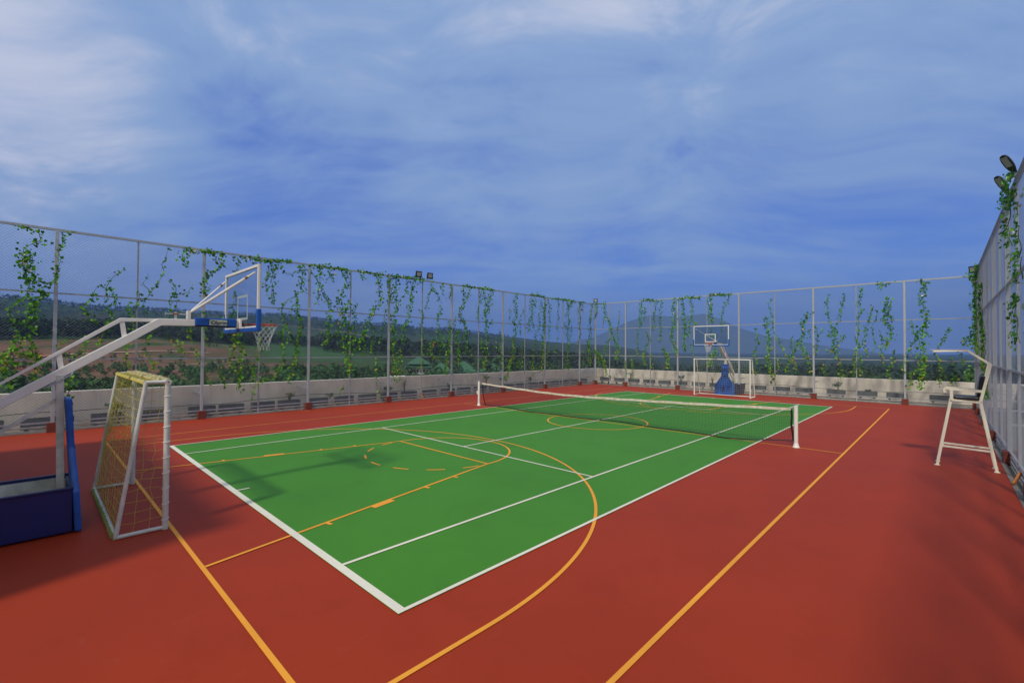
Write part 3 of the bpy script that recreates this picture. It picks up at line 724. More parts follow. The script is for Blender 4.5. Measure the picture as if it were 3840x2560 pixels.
# ------------------------------------------------------------------ goals
def goal(label, x0, x1, yf, s, top, dtop, dbot, netm, rpost, mpost, bundle):
    """s = +1 when the goal opens towards +Y (rear is at smaller y)"""
    r = thing('goal', label, 'goal', ((x0 + x1) / 2, yf, 0), 0, 'small goals at the two ends')
    rp, rb = rpost, rpost * 0.72
    yt, yb_ = yf - s * dtop, yf - s * dbot
    zt = top - rp
    for x in (x0, x1):
        b = MB(); b.tube([(x, yf, 0), (x, yf, zt)], rp, 20); part(b, 'goal_post', mpost, r, smooth=False)
        b = MB(); b.tube([(x, yb_, 0.03), (x, yt, zt)], rb, 16); part(b, 'rear_leg', mpost, r)
        b = MB(); b.tube([(x, yf, rb), (x, yb_, rb)], rb, 16); part(b, 'ground_bar', mpost, r)
        b = MB(); b.tube([(x, yf, zt), (x, yt, zt)], rb, 16); part(b, 'top_side_bar', mpost, r)
    b = MB(); b.tube([(x0 - rp * 1.05, yf, zt), (x1 + rp * 1.05, yf, zt)], rp * 1.02, 22); part(b, 'crossbar', mpost, r)
    b = MB(); b.tube([(x0, yt, zt), (x1, yt, zt)], rb, 16); part(b, 'rear_top_bar', mpost, r)
    b = MB(); b.tube([(x0, yb_, rb), (x1, yb_, rb)], rb, 16); part(b, 'rear_ground_bar', mpost, r)
    # net
    g_ = random.Random(5)
    lines = []
    def jitter(p, a): return (p[0] + g_.uniform(-a, a), p[1] + g_.uniform(-a, a), p[2] + g_.uniform(-a, a))
    def grid(P, nu, nv, sag, ja):
        pts = [[None] * (nv + 1) for _ in range(nu + 1)]
        for i in range(nu + 1):
            for j in range(nv + 1):
                p = P(i / nu, j / nv); e = math.sin(math.pi * i / nu) * math.sin(math.pi * j / nv)
                q = (p[0], p[1] - s * sag * e, p[2] - abs(sag) * 0.4 * e)
                pts[i][j] = jitter(q, ja * (0.25 + e)) if 0 < i < nu or 0 < j < nv else q
        for i in range(nu + 1): lines.append(pts[i])
        for j in range(nv + 1): lines.append([pts[i][j] for i in range(nu + 1)])
    w = x1 - x0; cell = 0.125
    grid(lambda a, c: (x0 + a * w, yb_ + (yt - yb_) * c, 0.05 + (zt - 0.05) * c), int(w / 0.105), int(zt / 0.13), 0.07, 0.016)
    for x in (x0, x1):
        grid(lambda a, c: (x + (0.03 if x == x0 else -0.03) * math.sin(3.1 * c), yf + (yb_ + (yt - yb_) * c - yf) * a, 0.05 + (zt - 0.05) * c), 3 if dbot > 0.5 else 2, int(zt / 0.14), 0.0, 0.03)
    grid(lambda a, c: (x0 + a * w, yf + (yt - yf) * c, zt + 0.02), int(w / cell), 2, 0.0, 0.01)
    V, F = polywires(lines, 0.0034); nt_ = under(arrmesh('net', V, F, netm), r)
    if bundle:
        # slack net bunched along the crossbar and twisted round the rear bars
        def twist(P, Q, rad, n, m, nm, spr=1.0):
            b = MB(); P, Q = Vector(P), Vector(Q); u = (Q - P).normalized(); a = u.cross(Vector((0, 0.3, 1))).normalized(); c = u.cross(a)
            for k in range(3):
                l = []
                for i in range(n):
                    t = i / (n - 1); an = i * 0.8 + k * 2.1; q = rad * (1 + 0.35 * g_.uniform(-1, 1) * spr)
                    l.append(P + (Q - P) * t + (a * math.cos(an) + c * math.sin(an)) * q)
                b.tube(l, 0.006, 5)
            part(b, nm, m, nt_)
        twist((x0, yf, zt + 0.005), (x1 - 0.05, yf, zt + 0.005), rp + 0.006, 220, M['net_bundle'], 'bunched_net')
        twist((x0, yf - s * 0.10, zt + 0.015), (x1 - 0.06, yf - s * 0.08, zt + 0.015), 0.03, 200, M['net_bundle'], 'bunched_net')
        twist((x0, yb_ - s * 0.02, rb), (x1, yb_ - s * 0.02, rb), 0.024, 200, M['moss_cord'], 'bunched_net')
        twist((x0, yt, zt), (x1, yt, zt), rb + 0.004, 90, M['net_yellow'], 'lashing_cord', 0.2)
        b = MB()
        for k in range(9):
            z = 0.15 + k * 0.22; l = [(x1 + (rp + 0.006) * math.cos(a), yf + (rp + 0.006) * math.sin(a), z + 0.01 * math.sin(a)) for a in np.linspace(0, 6.28, 13)]
            b.tube(l, 0.004, 4)
        part(b, 'lashing_cord', M['net_white'], nt_)
        b = MB(); b.tube([(x1 + rp * 0.99, yf, zt), (x1 + rp * 1.12, yf, zt)], rp * 1.1, 20); part(b, 'end_cap', mpost, r)
        b = MB(); b.tube([(x1 + rp * 1.1, yf, zt), (x1 + rp * 1.2, yf, zt)], 0.012, 8); part(b, 'bolt', M['rust'], r)
    return r
goal('near goal with a yellow rope net, beside the blue padded base at the left', -1.88, 1.23, -13.05, 1, 2.15, 0.25, 0.54, M['net_yellow'], 0.038, M['goal_paint'], True)
goal('distant white goal with a pale net, in front of the far basketball stand', -1.58, 1.52, 13.05, -1, 2.17, 0.35, 0.85, M['net_pale'], 0.034, M['white_metal'], False)

# ------------------------------------------------------------------ tennis net and posts
def netpost(x, label, s):
    r = thing('net_post', label, 'net post', (x, 0, 0), 0, 'tennis net posts')
    b = MB(); b.tube([(x, 0, 0.01), (x, 0, 1.12)], 0.05, 20); po = part(b, 'pole', M['white_metal'], r)
    b = MB(); b.tube([(x, 0, 1.12), (x, 0, 1.135)], 0.053, 20); part(b, 'cap', M['white_metal'], po)
    b = MB(); b.tube([(x, 0, 0.003), (x, 0, 0.02), (x, 0, 0.05), (x, 0, 0.12)], [0.085, 0.085, 0.07, 0.052], 20); part(b, 'base_collar', M['white_metal'], r)
    if s > 0: return
    b = MB(); b.box(x + s * 0.06 - 0.02, x + s * 0.06 + 0.02, -0.05, 0.05, 0.52, 0.68); b.tube([(x + s * 0.06, 0, 0.6), (x + s * 0.16, 0, 0.6)], 0.012, 8)
    b.bar((x + s * 0.15, 0, 0.6), (x + s * 0.15, 0.02, 0.70), 0.015, 0.02); part(b, 'winder', M['white_metal'], r)
netpost(-6.42, 'white tennis net post at the far left end of the net, with a winding handle', -1)
netpost(6.42, 'thick white tennis net post at the near right end of the net', 1)
tn = thing('tennis_net', 'slack dark tennis net with a worn white tape across the middle of the court', 'tennis net', (0, 0, 0))
def top_z(x): return 0.915 + 0.15 * (abs(x) / 6.3) ** 1.6 - (0.05 * math.exp(-((x + 2.0) / 2.5) ** 2))
XA, XB = -6.22, 6.30
def bot(x):
    t = (x - XA) / (XB - XA)
    return (0.16 + 0.14 * math.sin(x * 0.9 + 0.6) + 0.08 * math.sin(x * 2.3), 0.025 + 0.12 * max(0, (t - 0.86) / 0.14) ** 1.2)
def npt(x, t):
    yb, zb = bot(x); zt = top_z(x)
    return (x + 0.012 * math.sin(9 * t + x * 3), yb * (t ** 1.3) + 0.02 * math.sin(x * 4 + 6 * t) * t * (1 - t) * 4, zt + (zb - zt) * t)
lines = []
xs = np.arange(XA, XB + 0.001, 0.047)
ts = [i / 21 for i in range(22)]
for x in xs: lines.append([npt(float(x), t) for t in ts[::3]])
xs2 = np.linspace(XA, XB, 90)
for t in ts[1:]: lines.append([npt(float(x), t) for x in xs2])
V, F = polywires(lines, 0.0024); under(arrmesh('netting', V, F, M['net_black']), tn)
b = MB(); n_ = 120; base = []
for i in range(n_ + 1):
    x = XA - 0.0 + (XB - XA) * i / n_; z = top_z(x) + 0.006 * math.sin(x * 5)
    base += [(x, -0.012, z + 0.01), (x, 0.012, z + 0.01), (x, 0.014, z - 0.06), (x, -0.014, z - 0.06)]
b.add(base, [(4 * i + j, 4 * i + (j + 1) % 4, 4 * i + 4 + (j + 1) % 4, 4 * i + 4 + j) for i in range(n_) for j in range(4)] + [(3, 2, 1, 0), (4 * n_, 4 * n_ + 1, 4 * n_ + 2, 4 * n_ + 3)])
part(b, 'top_tape', M['tape'], tn)
b = MB(); b.tube([npt(float(x), 1.0) for x in np.linspace(XA, XB, 140)], 0.016, 6); part(b, 'bottom_cord', M['black_tape'], tn)
for xx in (XA, XB):
    b = MB(); pts = [npt(xx, t) for t in np.linspace(0.03, 1, 12)]
    for p, q in zip(pts[:-1], pts[1:]): b.bar(p, q, 0.05, 0.012, up=(0, 1, 0))
    part(b, 'side_band', M['black_tape'], tn)
b = MB(); b.tube([(-6.40, 0, 1.09), (XA, 0, top_z(XA) - 0.005)], 0.004, 6); b.tube([(6.40, 0, 1.10), (XB, 0, top_z(XB))], 0.006, 6); part(b, 'headline_cable', M['galv'], tn)
b = MB()
for z in (0.15, 0.4, 0.7, 0.95): b.tube([(6.36, 0, z), (XB, bot(XB)[0] * 0.5, z - 0.02)], 0.003, 5)
part(b, 'lacing_cord', M['net_black'], tn)

# ------------------------------------------------------------------ umpire chair
uc = thing('umpire_chair', 'tall cream umpire chair with black cushion and bent canopy, by the right fence', 'umpire chair', (9.72, 0.45, 0))
Y0, Y1 = 0.2, 0.69; tw = 0.052
def bothsides(name, pts, m=M['cream'], w=tw, h=tw, closed=False):
    for y in (Y0, Y1):
        b = MB()
        for p, q in zip(pts[:-1], pts[1:]): b.bar((p[0], y, p[1]), (q[0], y, q[1]), w, h, up=(0, 1, 0))
        part(b, name, m, uc, bevel=0.004)
for y in (Y0, Y1):
    for nm, A, B in (('leg', (9.235, 0.01), (9.475, 1.53)), ('leg', (10.195, 0.01), (9.955, 1.52))):
        b = MB(); b.bar((A[0], y, A[1]), (B[0], y, B[1]), tw, tw, up=(0, 1, 0)); lg = part(b, nm, M['cream'], uc, bevel=0.004)
        b = MB(); b.box(A[0] - 0.045, A[0] + 0.045, y - 0.045, y + 0.045, 0.001, 0.012); part(b, 'foot_plate', M['cream'], lg)
    b = MB(); b.bar((9.487, y, 1.50), (9.487, y, 1.77), tw, tw, up=(0, 1, 0)); part(b, 'arm_post', M['cream'], uc)
    b = MB(); arc = [(9.385, 1.70), (9.372, 1.735), (9.38, 1.768), (9.405, 1.785), (9.44, 1.788), (9.99, 1.755)]
    for p, q in zip(arc[:-1], arc[1:]): b.bar((p[0], y, p[1]), (q[0], y, q[1]), 0.055, 0.045, up=(0, 1, 0))
    part(b, 'armrest', M['cream'], uc)
    b = MB(); b.bar((9.95, y, 1.50), (10.115, y, 2.37), tw, tw, up=(0, 1, 0)); part(b, 'back_post', M['cream'], uc, bevel=0.004)
    b = MB(); b.bar((10.12, y, 2.36), (9.765, y, 2.665), 0.035, 0.04, up=(0, 1, 0)); b.bar((9.78, y, 2.665), (9.19, y, 2.65), 0.035, 0.035, up=(0, 1, 0)); part(b, 'canopy_frame', M['cream'], uc)
    b = MB(); b.bar((9.47, y, 1.535), (9.96, y, 1.505), 0.04, 0.05, up=(0, 1, 0)); part(b, 'seat_rail', M['cream'], uc)
    b = MB(); b.bar((9.315, y, 0.46), (10.12, y, 0.44), 0.035, 0.042, up=(0, 1, 0)); part(b, 'stretcher', M['cream'], uc)
for (x, z) in ((9.48, 1.52), (9.955, 1.50), (9.33, 0.46), (10.12, 0.44), (10.06, 2.05), (9.20, 2.65), (9.77, 2.66)):
    b = MB(); b.bar((x, Y0, z), (x, Y1, z), 0.035, 0.035); part(b, 'cross_rail', M['cream'], uc)
b = MB(); b.bar((9.14, Y0 - 0.03, 2.674), (9.14, Y1 + 0.03, 2.674), 0.0, 0.0) if False else b.box(9.13, 9.78, Y0 - 0.03, Y1 + 0.03, 2.684, 2.690)
part(b, 'canopy_sheet', M['cream'], uc)
b = MB(); b.box(9.52, 9.95, Y0 + 0.03, Y1 - 0.03, 1.545, 1.625); part(b, 'seat_cushion', M['leather'], uc, bevel=0.03)
b = MB(); b.prism([(9.89, 1.63), (9.96, 1.63), (10.045, 2.08), (10.0, 2.11), (9.955, 2.09)], 1, Y0 + 0.03, Y1 - 0.03); part(b, 'back_cushion', M['leather'], uc, bevel=0.025)

b = MB(); b.bar((10.345, -1.05, 0.04), (10.47, -0.72, 0.22), 0.035, 0.06); tag(b.build('timber_prop', M['orange']), 'short orange timber leaning at the foot of the close right fence', 'timber')
b = MB(); b.bar((XL + 0.16, -0.35, 0.0), (XL + 0.0, -0.44, 0.33), 0.05, 0.03); tag(b.build('timber_prop', M['orange']), 'small orange timber wedged at a slim post foot of the left fence', 'timber')

# ------------------------------------------------------------------ litter blown along the fence foot
for i in range(16):
    far = i % 4 == 3
    x, y = (rng.uniform(-9, 9.5), YF - rng.uniform(0.15, 0.5)) if far else (XL + rng.uniform(0.15, 0.7), rng.uniform(-12, 15))
    a = rng.uniform(0, 6.28); s_ = rng.uniform(0.03, 0.055)
    v = [(x + s_ * math.cos(a + k) * r_, y + s_ * math.sin(a + k) * r_, 0.006 + h_) for k, r_, h_ in ((0, 1, 0.02), (1.1, 0.6, 0.0), (2.3, 0.6, 0.004), (3.14, 1, 0.025), (4.2, 0.55, 0.0), (5.2, 0.6, 0.006))]
    b = MB(); b.add(v + [(x, y, 0.004)], [(6, k, (k + 1) % 6) for k in range(6)])
    o = b.build('dry_leaf', M['dry_leaf'], loc=(x, y, 0.004))
    tag(o, 'dry pale leaf lying on the red floor by the foot of the ' + ('far' if far else 'left') + ' fence', 'leaf', 'dry leaves by the far fence' if far else 'dry leaves by the left fence')

# ------------------------------------------------------------------ vines
# strands traced as (run position, height) on each fence; weight 1 sparse .. 3 dense
VINES = {
'La': [
(3,'-14.75,6.14 -14.6,6.14 -14.45,6.09 -14.33,6.01 -14.32,5.82 -14.4,5.72 -14.54,5.6 -14.64,5.46 -14.66,5.19 -14.64,4.95 -14.55,4.68 -14.51,4.45 -14.55,4.26 -14.48,3.99 -14.39,3.84 -14.45,3.6 -14.49,3.35 -14.48,3.11 -14.5,2.83 -14.43,2.56 -14.39,2.34 -14.23,2.19'),
(3,'-14.5,5.42 -14.46,5.16 -14.51,4.87 -14.45,4.64 -14.3,4.5 -14.21,4.35 -14.27,4.07 -14.35,3.91 -14.41,3.66 -14.36,3.48'),
(2,'-14.62,4.04 -14.73,3.94 -14.84,3.75 -14.9,3.54 -14.78,3.39 -14.71,3.16 -14.75,2.92 -14.78,2.65 -14.94,2.47 -15.02,2.26'),
(3,'-14.59,5.35 -14.62,5.04 -14.58,4.74 -14.49,4.48 -14.31,4.25 -14.25,4.1'),
(3,'-14.94,2.47 -14.86,2.17 -14.93,1.96 -14.89,1.72 -14.92,1.43'),
(2,'-14.39,2.34 -14.34,2.07 -14.35,1.82 -14.39,1.55'),
(3,'-14.81,2.76 -14.62,2.53 -14.57,2.31'),
(2,'-15.05,2.32 -15.03,2.02 -15.01,1.73'),
],
'Lb': [
(2,'-13.66,6.14 -13.78,6.15 -13.86,6.07 -13.81,5.79 -13.92,5.55 -13.86,5.34 -13.91,5.08 -13.95,4.88 -13.96,4.66 -14.1,4.52'),
(1,'-13.89,2.59 -13.8,2.69 -13.69,2.82'),
(2,'-13.56,1.7 -13.58,1.35 -13.68,1.04 -13.73,0.8'),
],
'Lc': [
(2,'-12.37,5.17 -12.55,4.99 -12.65,4.85 -12.79,4.63 -12.79,4.36 -12.76,4.13 -12.86,3.96 -12.73,3.77 -12.6,3.58 -12.75,3.37 -12.84,3 -12.96,2.73'),
(2,'-12.99,4.58 -13.06,4.4 -13.13,4.17 -13.25,4 -13.37,3.86 -13.24,3.64 -13.12,3.52 -12.97,3.36'),
(2,'-12.67,4.51 -12.59,4.25 -12.54,4.05 -12.74,3.9'),
(2,'-13.18,2.86 -13.25,2.57 -13.29,2.37 -13.68,2.31'),
],
'Ld': [
(1,'-11.19,6.01 -11.26,5.73 -11.36,5.5 -11.3,5.33 -11.31,5.15 -11.43,4.92 -11.58,4.62 -11.69,4.4 -11.82,4.18 -11.85,3.93 -11.71,3.7'),
(1,'-11.73,5.13 -11.76,4.95 -11.88,4.8 -11.67,4.51'),
(2,'-11.99,4.48 -11.93,4.2 -12.04,3.92 -12.14,3.67 -12.06,3.47 -12.1,3.19'),
(1,'-12.2,4.15 -12.27,3.8'),
(2,'-12.23,2.68 -12.27,2.3 -12.24,1.96'),
(2,'-11.71,2.37 -11.54,2.05 -11.59,1.84'),
(2,'-11.64,3.03 -11.69,2.82'),
],
'Le': [
(2,'-11.07,4.96 -10.92,4.62 -11.12,4.34 -11.12,4.09 -11.06,3.88 -11.11,3.62'),
(1,'-10.47,4.88 -10.56,4.61 -10.89,4.47'),
(1,'-10.92,4.29 -10.94,4.07 -10.85,3.93'),
(3,'-10.71,6.14 -10.77,6.02 -10.76,5.77 -10.67,5.56'),
(3,'-10.55,6.09 -10.34,6.09 -10.2,6.19 -9.92,6.12'),
(2,'-11.13,3.01 -10.98,2.8 -10.8,2.69 -10.67,2.4'),
(2,'-10.54,3.29 -10.47,2.92'),
(2,'-10.31,2.51 -10.24,2.1'),
],
'Lf': [
(3,'-10.12,6.14 -9.83,6.17 -9.61,6.16 -9.66,5.89 -9.56,5.71 -9.72,5.53 -9.85,5.36 -10.04,5.15 -10.1,4.95 -10.08,4.64 -10.01,4.53'),
(1,'-10.08,3.94 -10.05,3.53 -10.04,3.07 -10,2.77'),
(1,'-10.12,1.95 -10.02,1.72 -9.88,1.3'),
(1,'-9.59,1.78 -9.49,1.47 -9.38,1.12'),
],
'Lg': [
(2,'-9.15,6.02 -9.01,5.92 -9.03,5.63 -9.11,5.5'),
(3,'-8.91,6.08 -8.59,6.09 -8.37,6.18 -8.11,6.1'),
(2,'-8.29,6.09 -8.46,5.92'),
(2,'-9.1,4.71 -9.06,4.44 -9.19,4.19 -9.12,3.84'),
(2,'-9.39,3.83 -9.45,3.36 -9.51,3.01'),
(2,'-9.18,3.1 -9.1,2.79 -9.15,2.43 -9.19,2.12 -9.26,1.77'),
(3,'-8.93,3.18 -9.04,2.98 -8.82,2.59 -8.85,2.2 -8.91,1.88 -8.91,1.53 -8.87,1.25 -8.9,0.98'),
],
'Lh': [
(3,'-8.11,6.1 -7.8,6.12 -7.53,6.18 -7.05,6.21'),
(2,'-7.8,6.12 -7.91,5.81 -7.98,5.35 -8.05,5.14 -7.97,4.9'),
(3,'-7.76,6.12 -7.72,5.67 -7.83,5.33 -7.73,5.21 -7.8,4.92 -7.78,4.67 -7.74,4.47'),
(3,'-7.57,6.15 -7.54,5.9'),
(2,'-8.28,3.08 -8.17,2.76 -8.23,2.35 -8.31,2.11 -8.41,1.83 -8.41,1.47 -8.29,1.14 -8.43,0.91 -8.43,0.67'),
(1,'-7.84,3.63 -7.95,3.34 -7.95,3.05'),
],
'Li': [
(1,'-7.36,5.8 -7.2,5.65 -6.92,5.75 -6.67,5.96 -6.58,5.9'),
(2,'-7,4.74 -7.18,4.55 -7.34,4.37 -7.38,4.12 -7.29,3.74 -7.17,3.49 -7.14,3.16 -7.12,2.9'),
(2,'-7.33,3.49 -7.4,3.15 -7.32,2.81 -7.31,2.44 -7.3,1.89 -7.5,1.73 -7.65,1.4'),
(1,'-6.8,4.93 -6.77,4.5 -6.98,4.36 -7.02,4.18 -6.99,3.67'),
(2,'-6.77,4.16 -6.62,3.73 -6.67,3.17 -6.83,2.86 -6.78,2.44 -6.86,2.14 -6.94,1.84 -6.94,1.58 -7.05,1.16'),
(2,'-7.65,1.4 -8.07,1.34 -8.11,1.21'),
(3,'-6.71,6.06 -6.48,5.95 -6.59,5.65 -6.61,5.23 -6.51,5'),
(2,'-6.81,4.97 -6.8,4.51 -6.77,4 -6.63,3.58 -6.71,3.16 -6.8,2.83 -6.79,2.41 -6.83,1.95'),
],
'Lj': [
(3,'-6.25,6.12 -6.11,6.14 -5.67,6.23 -5.32,6.2 -4.86,6.21 -4.55,6.15'),
(1,'-6.25,5.93 -5.96,5.58'),
(3,'-5.77,6.14 -5.81,5.84 -5.83,5.55 -5.88,5.16 -5.8,4.97 -5.55,4.85 -5.43,4.54 -5.3,4.28 -5.39,4.08 -5.39,3.78 -5.48,3.49 -5.43,3.1 -5.52,2.8'),
(2,'-5.94,4.86 -5.92,4.58'),
(2,'-5.37,6.09 -5.42,5.7'),
(2,'-5.17,5.97 -5.32,5.66'),
],
'Lk': [
(3,'-4.86,6.21 -4.7,5.93 -4.62,5.69 -4.57,5.49 -4.85,5.21 -4.8,5.07 -4.95,4.75 -4.97,4.45 -4.81,4.21 -4.78,3.96 -4.93,3.76 -4.77,3.51'),
(3,'-4.53,4.74 -4.58,4.48 -4.73,4.32 -4.65,3.97 -4.51,3.68 -4.51,3.32 -4.4,2.97 -4.55,2.66 -4.49,2.26 -4.43,1.91 -4.48,1.5'),
(2,'-5.13,3.15 -4.98,3.41 -4.77,3.11 -4.76,2.66'),
(1,'-4.68,0.96 -4.84,0.67 -4.86,0.47'),
],
'Ll': [
(2,'-4.15,4.66 -4.31,4.35 -4.14,4 -4.24,3.69 -4.13,3.33 -4.23,2.97'),
(3,'-4.01,6.22 -3.78,6.2 -3.84,5.88'),
(3,'-3.73,6.21 -3.27,6.16 -2.8,6.22'),
(3,'-2.98,6.2 -3,5.82 -3,5.45 -2.9,5.08 -2.99,4.75 -3.3,4.41 -3.42,4.2 -3.64,3.77 -3.69,3.45 -3.8,3.09 -4.01,2.82 -4.12,2.57'),
(2,'-3.41,3.83 -3.23,3.52 -3.29,3.04 -3.34,2.52'),
(2,'-2.6,4.62 -2.65,4.19 -2.62,3.81 -2.82,3.54 -2.82,3.16 -2.93,2.89'),
(2,'-3.91,2.93 -3.68,2.67 -3.79,2.31'),
(1,'-3.1,2.15 -3.09,1.36 -3.02,0.82 -2.9,0.39'),
],
'Lm': [
(3,'-2.38,6.22 -2.43,5.78 -2.37,5.46 -2.3,5.03 -2.42,4.85'),
(3,'-2,6.26 -2,5.88 -2.06,5.49 -2.05,5.05 -1.98,4.72 -2.1,4.38 -2.29,4.21 -2.1,4 -2.22,3.61 -2.09,3.23 -2.2,2.58 -2.01,2.14 -2.07,1.59 -2.12,1.16'),
(2,'-1.76,2.58 -1.76,2.08 -1.75,1.47 -1.81,0.98'),
(3,'-2.19,6.19 -1.75,6.24 -1.16,6.22 -0.48,6.22'),
],
'Ln': [
(2,'-1.36,6.12 -1.42,5.77 -1.48,5.43 -1.73,5.13'),
(3,'-1.03,6.21 -1.06,5.87 -1.15,5.41 -1.15,5.01 -1.27,4.66 -1.33,4.32 -1.33,3.98 -1.59,3.69 -1.58,3.3 -1.58,2.97'),
(2,'-0.48,6.22 -0.82,5.95'),
(2,'-0.53,4.6 -0.42,4.32 -0.52,3.91 -0.45,3.45 -0.37,2.99 -0.5,2.47 -0.43,2.07 -0.56,1.55'),
],
'Lo': [
(2,'0.15,6.23 0.16,5.88 -0.09,5.45 -0.12,5.09 -0.25,4.73'),
(2,'0.19,5.82 0.52,5.56 0.6,5.21'),
(2,'0.89,6.2 0.82,5.89 0.9,5.54'),
(2,'1.42,6.13 1.43,5.71 1.28,5.39'),
(2,'0.79,4.99 0.72,4.56 0.54,4.43 0.47,3.95 0.69,3.78 0.55,3.48 0.63,3.01 0.71,2.41 0.64,2.06'),
(3,'1.29,4.11 1.38,3.51 1.31,2.84 1.24,2.23 1.09,1.81 1.1,1.27'),
(2,'0.96,3.49 0.85,3.01 0.93,2.71'),
(3,'0.34,3.12 0.12,2.82 0.02,2.41 0.28,2.12'),
],
'Lp': [
(3,'2.42,6.24 2.3,5.91 2.51,5.56 2.31,5.16 2.07,4.77 2.16,4.4 2.4,4.04 2.57,3.61 2.25,3.16'),
(2,'2.79,6.15 2.71,5.7 2.47,5.43'),
(2,'2.07,4.52 2.24,4.16'),
(3,'2,3.71 1.85,3.21 2.02,2.66 1.94,2.23 2.11,1.73'),
(2,'2.92,2.67 2.92,2.22'),
(2,'2.58,3.36 2.66,2.85 2.42,2.41'),
(1,'1.76,4.44 1.68,3.95'),
(2,'2.3,6.23 2.88,6.23 3.74,6.22'),
],
'Lq': [
(2,'3.74,6.19 3.66,5.66 3.44,5.06 3.41,4.41'),
(3,'3.83,6.13 4.01,5.69 4.02,5.03 3.93,4.63 4.12,4.25 4.12,3.72 4.13,3.13 4.04,2.54 4.05,2.02 3.88,1.5'),
(3,'4.55,6.14 4.37,5.52 4.2,5.04 4.11,4.64'),
(3,'3.74,6.22 4.64,6.21'),
(2,'4.57,4.34 4.39,4.13'),
(2,'3.68,3.32 3.69,2.61'),
],
'Lr': [
(2,'5.23,3.7 5.43,3.23 5.24,2.75 5.44,2.07 5.35,1.53'),
(1,'4.95,3.22 4.96,2.75'),
],
'Ls': [
(3,'6.65,6.19 6.56,5.8 6.61,5.35 6.66,4.83 6.43,4.43 6.62,4.12 6.63,3.6 6.44,3.14 6.4,2.63 6.36,2.24 6.13,1.86 6.09,1.35 5.73,0.73'),
(1,'6.14,5.25 6.15,4.8 6.06,4.41'),
(1,'7.48,5.28 7.19,4.8 7,4.46 7.1,4.01 7.1,3.55'),
(2,'7.4,3.03 7.21,2.5 7.27,1.98 7.27,1.39'),
(2,'6.88,2.11 6.84,1.53'),
],
'Lt': [
(3,'8.07,6.23 8.79,6.26 9.43,6.18'),
(3,'8.27,6.01 8.13,5.52 8.18,4.99 8.08,4.72 7.94,4.31 7.94,3.84'),
(2,'8.58,5.97 8.49,5.35'),
(2,'9.16,5.95 9.12,5.32 8.91,4.76 9.02,4.36 8.81,3.87 8.5,3.52 8.61,3.11 8.41,2.64 8.31,2.03 8.32,1.43 8.32,0.96'),
(2,'8.18,4.79 8.5,3.86'),
(3,'9.54,5.77 9.44,5.07 9.45,4.24 9.24,3.47 9.35,2.85 9.36,2.23 9.26,1.61 9.16,1.13'),
],
'Lu': [
(2,'9.87,6.08 10.1,5.6 9.99,4.96 10.11,4.41 10,3.77 9.9,3.21 9.85,2.58 9.69,1.95 9.75,1.6'),
(2,'11.12,6.18 11.01,5.67 11.01,5.17 11.02,4.66 10.85,4.01'),
(2,'10.91,3.44 10.8,3.08 10.69,2.51'),
(2,'10.32,6.18 11.36,6.2'),
],
'Lv': [
(3,'11.95,6.18 12.2,5.9 12.08,5.23 12.33,4.73 12.09,4.35 12.1,3.69 12.22,3.1 12.11,2.51 12.11,1.92 12.12,1.26'),
(3,'11.47,6.21 12.82,6.21 12.33,5.77'),
(2,'11.73,4.55 11.97,3.98'),
(2,'12.58,4.37 12.47,3.55'),
],
'Lw': [
(2,'13.72,6.17 13.47,5.55 13.73,4.95 13.54,4.41 13.74,3.81 13.36,2.97'),
(2,'14.05,6.2 13.92,5.5'),
(2,'13.46,6.15 14.25,6.25'),
(2,'14.01,2.59 14.15,2.05 14.02,1.44'),
],
'Lx': [
(3,'15.28,6.14 15.08,5.42 14.94,4.71 15.09,4.08 14.95,3.38 14.82,2.83 14.55,2.52'),
(3,'14.82,2.67 15.1,2.05 14.97,1.5'),
(3,'14.54,3.29 14.96,2.52'),
],
'FA': [
(2,'-10.23,6.17 -10.23,5.61 -10.41,5.06'),
(2,'-10.32,6.26 -9.41,6.16'),
(3,'-10.4,2.68 -10.12,2.2 -9.93,1.5'),
(3,'-10.21,2.52 -9.66,1.9 -9.39,1.2 -9.3,0.74'),
],
'FB': [
(3,'-9.59,6.13 -9.49,5.65 -9.4,5.1 -9.04,4.7 -8.95,4.08 -8.69,3.45 -8.34,2.92 -8.25,2.54 -8.42,1.92'),
(1,'-9.58,5.11 -9.67,4.41'),
(1,'-8.26,5.51 -8.26,4.82 -8.43,4.06 -8.34,3.37'),
(2,'-9.04,3.61 -9.39,2.99 -9.57,2.21'),
],
'FC': [
(3,'-6.36,6.22 -5.81,6.25 -5.27,6.07'),
(3,'-6.44,6 -6.44,5.49 -6.52,4.9 -6.52,4.39'),
(2,'-6.2,5.77 -6.2,4.89'),
(2,'-6.68,4.1 -6.83,3.36 -6.67,2.92 -6.83,2.32'),
(2,'-6.12,4.01 -5.8,3.42 -6.12,2.84 -6.27,2.26 -6.11,1.53'),
(2,'-7.16,2.1 -7.16,1.2 -7.07,0.61'),
(2,'-7.74,1.79 -7.65,0.74'),
],
'FD': [
(2,'-5.35,5.93 -5.42,5.51 -5.5,4.86 -5.5,4.07'),
(2,'-4.89,6.12 -5.04,5.48 -5.04,4.7 -4.97,4.13 -5.04,3.27'),
(2,'-6.2,2.62 -6.2,1.6'),
(2,'-5.65,2.33 -5.65,1.4'),
],
'FE': [
(3,'-3.95,6.19 -4.09,5.64 -4.02,5 -4.02,4.31 -4.23,3.75 -4.09,3.26 -3.94,2.7 -3.87,2.36'),
(3,'-4.82,2.77 -4.45,2.21 -4.52,1.72 -4.38,1.44'),
(2,'-4.3,2.56 -4.74,2.35'),
],
'FG': [
(3,'-3.66,6.17 -3.03,6.19 -2.29,6.13'),
(3,'-3.45,6.08 -3.38,5.59 -3.38,5.11 -3.27,4.42 -3.31,3.74 -3.31,3.19 -3.27,2.64'),
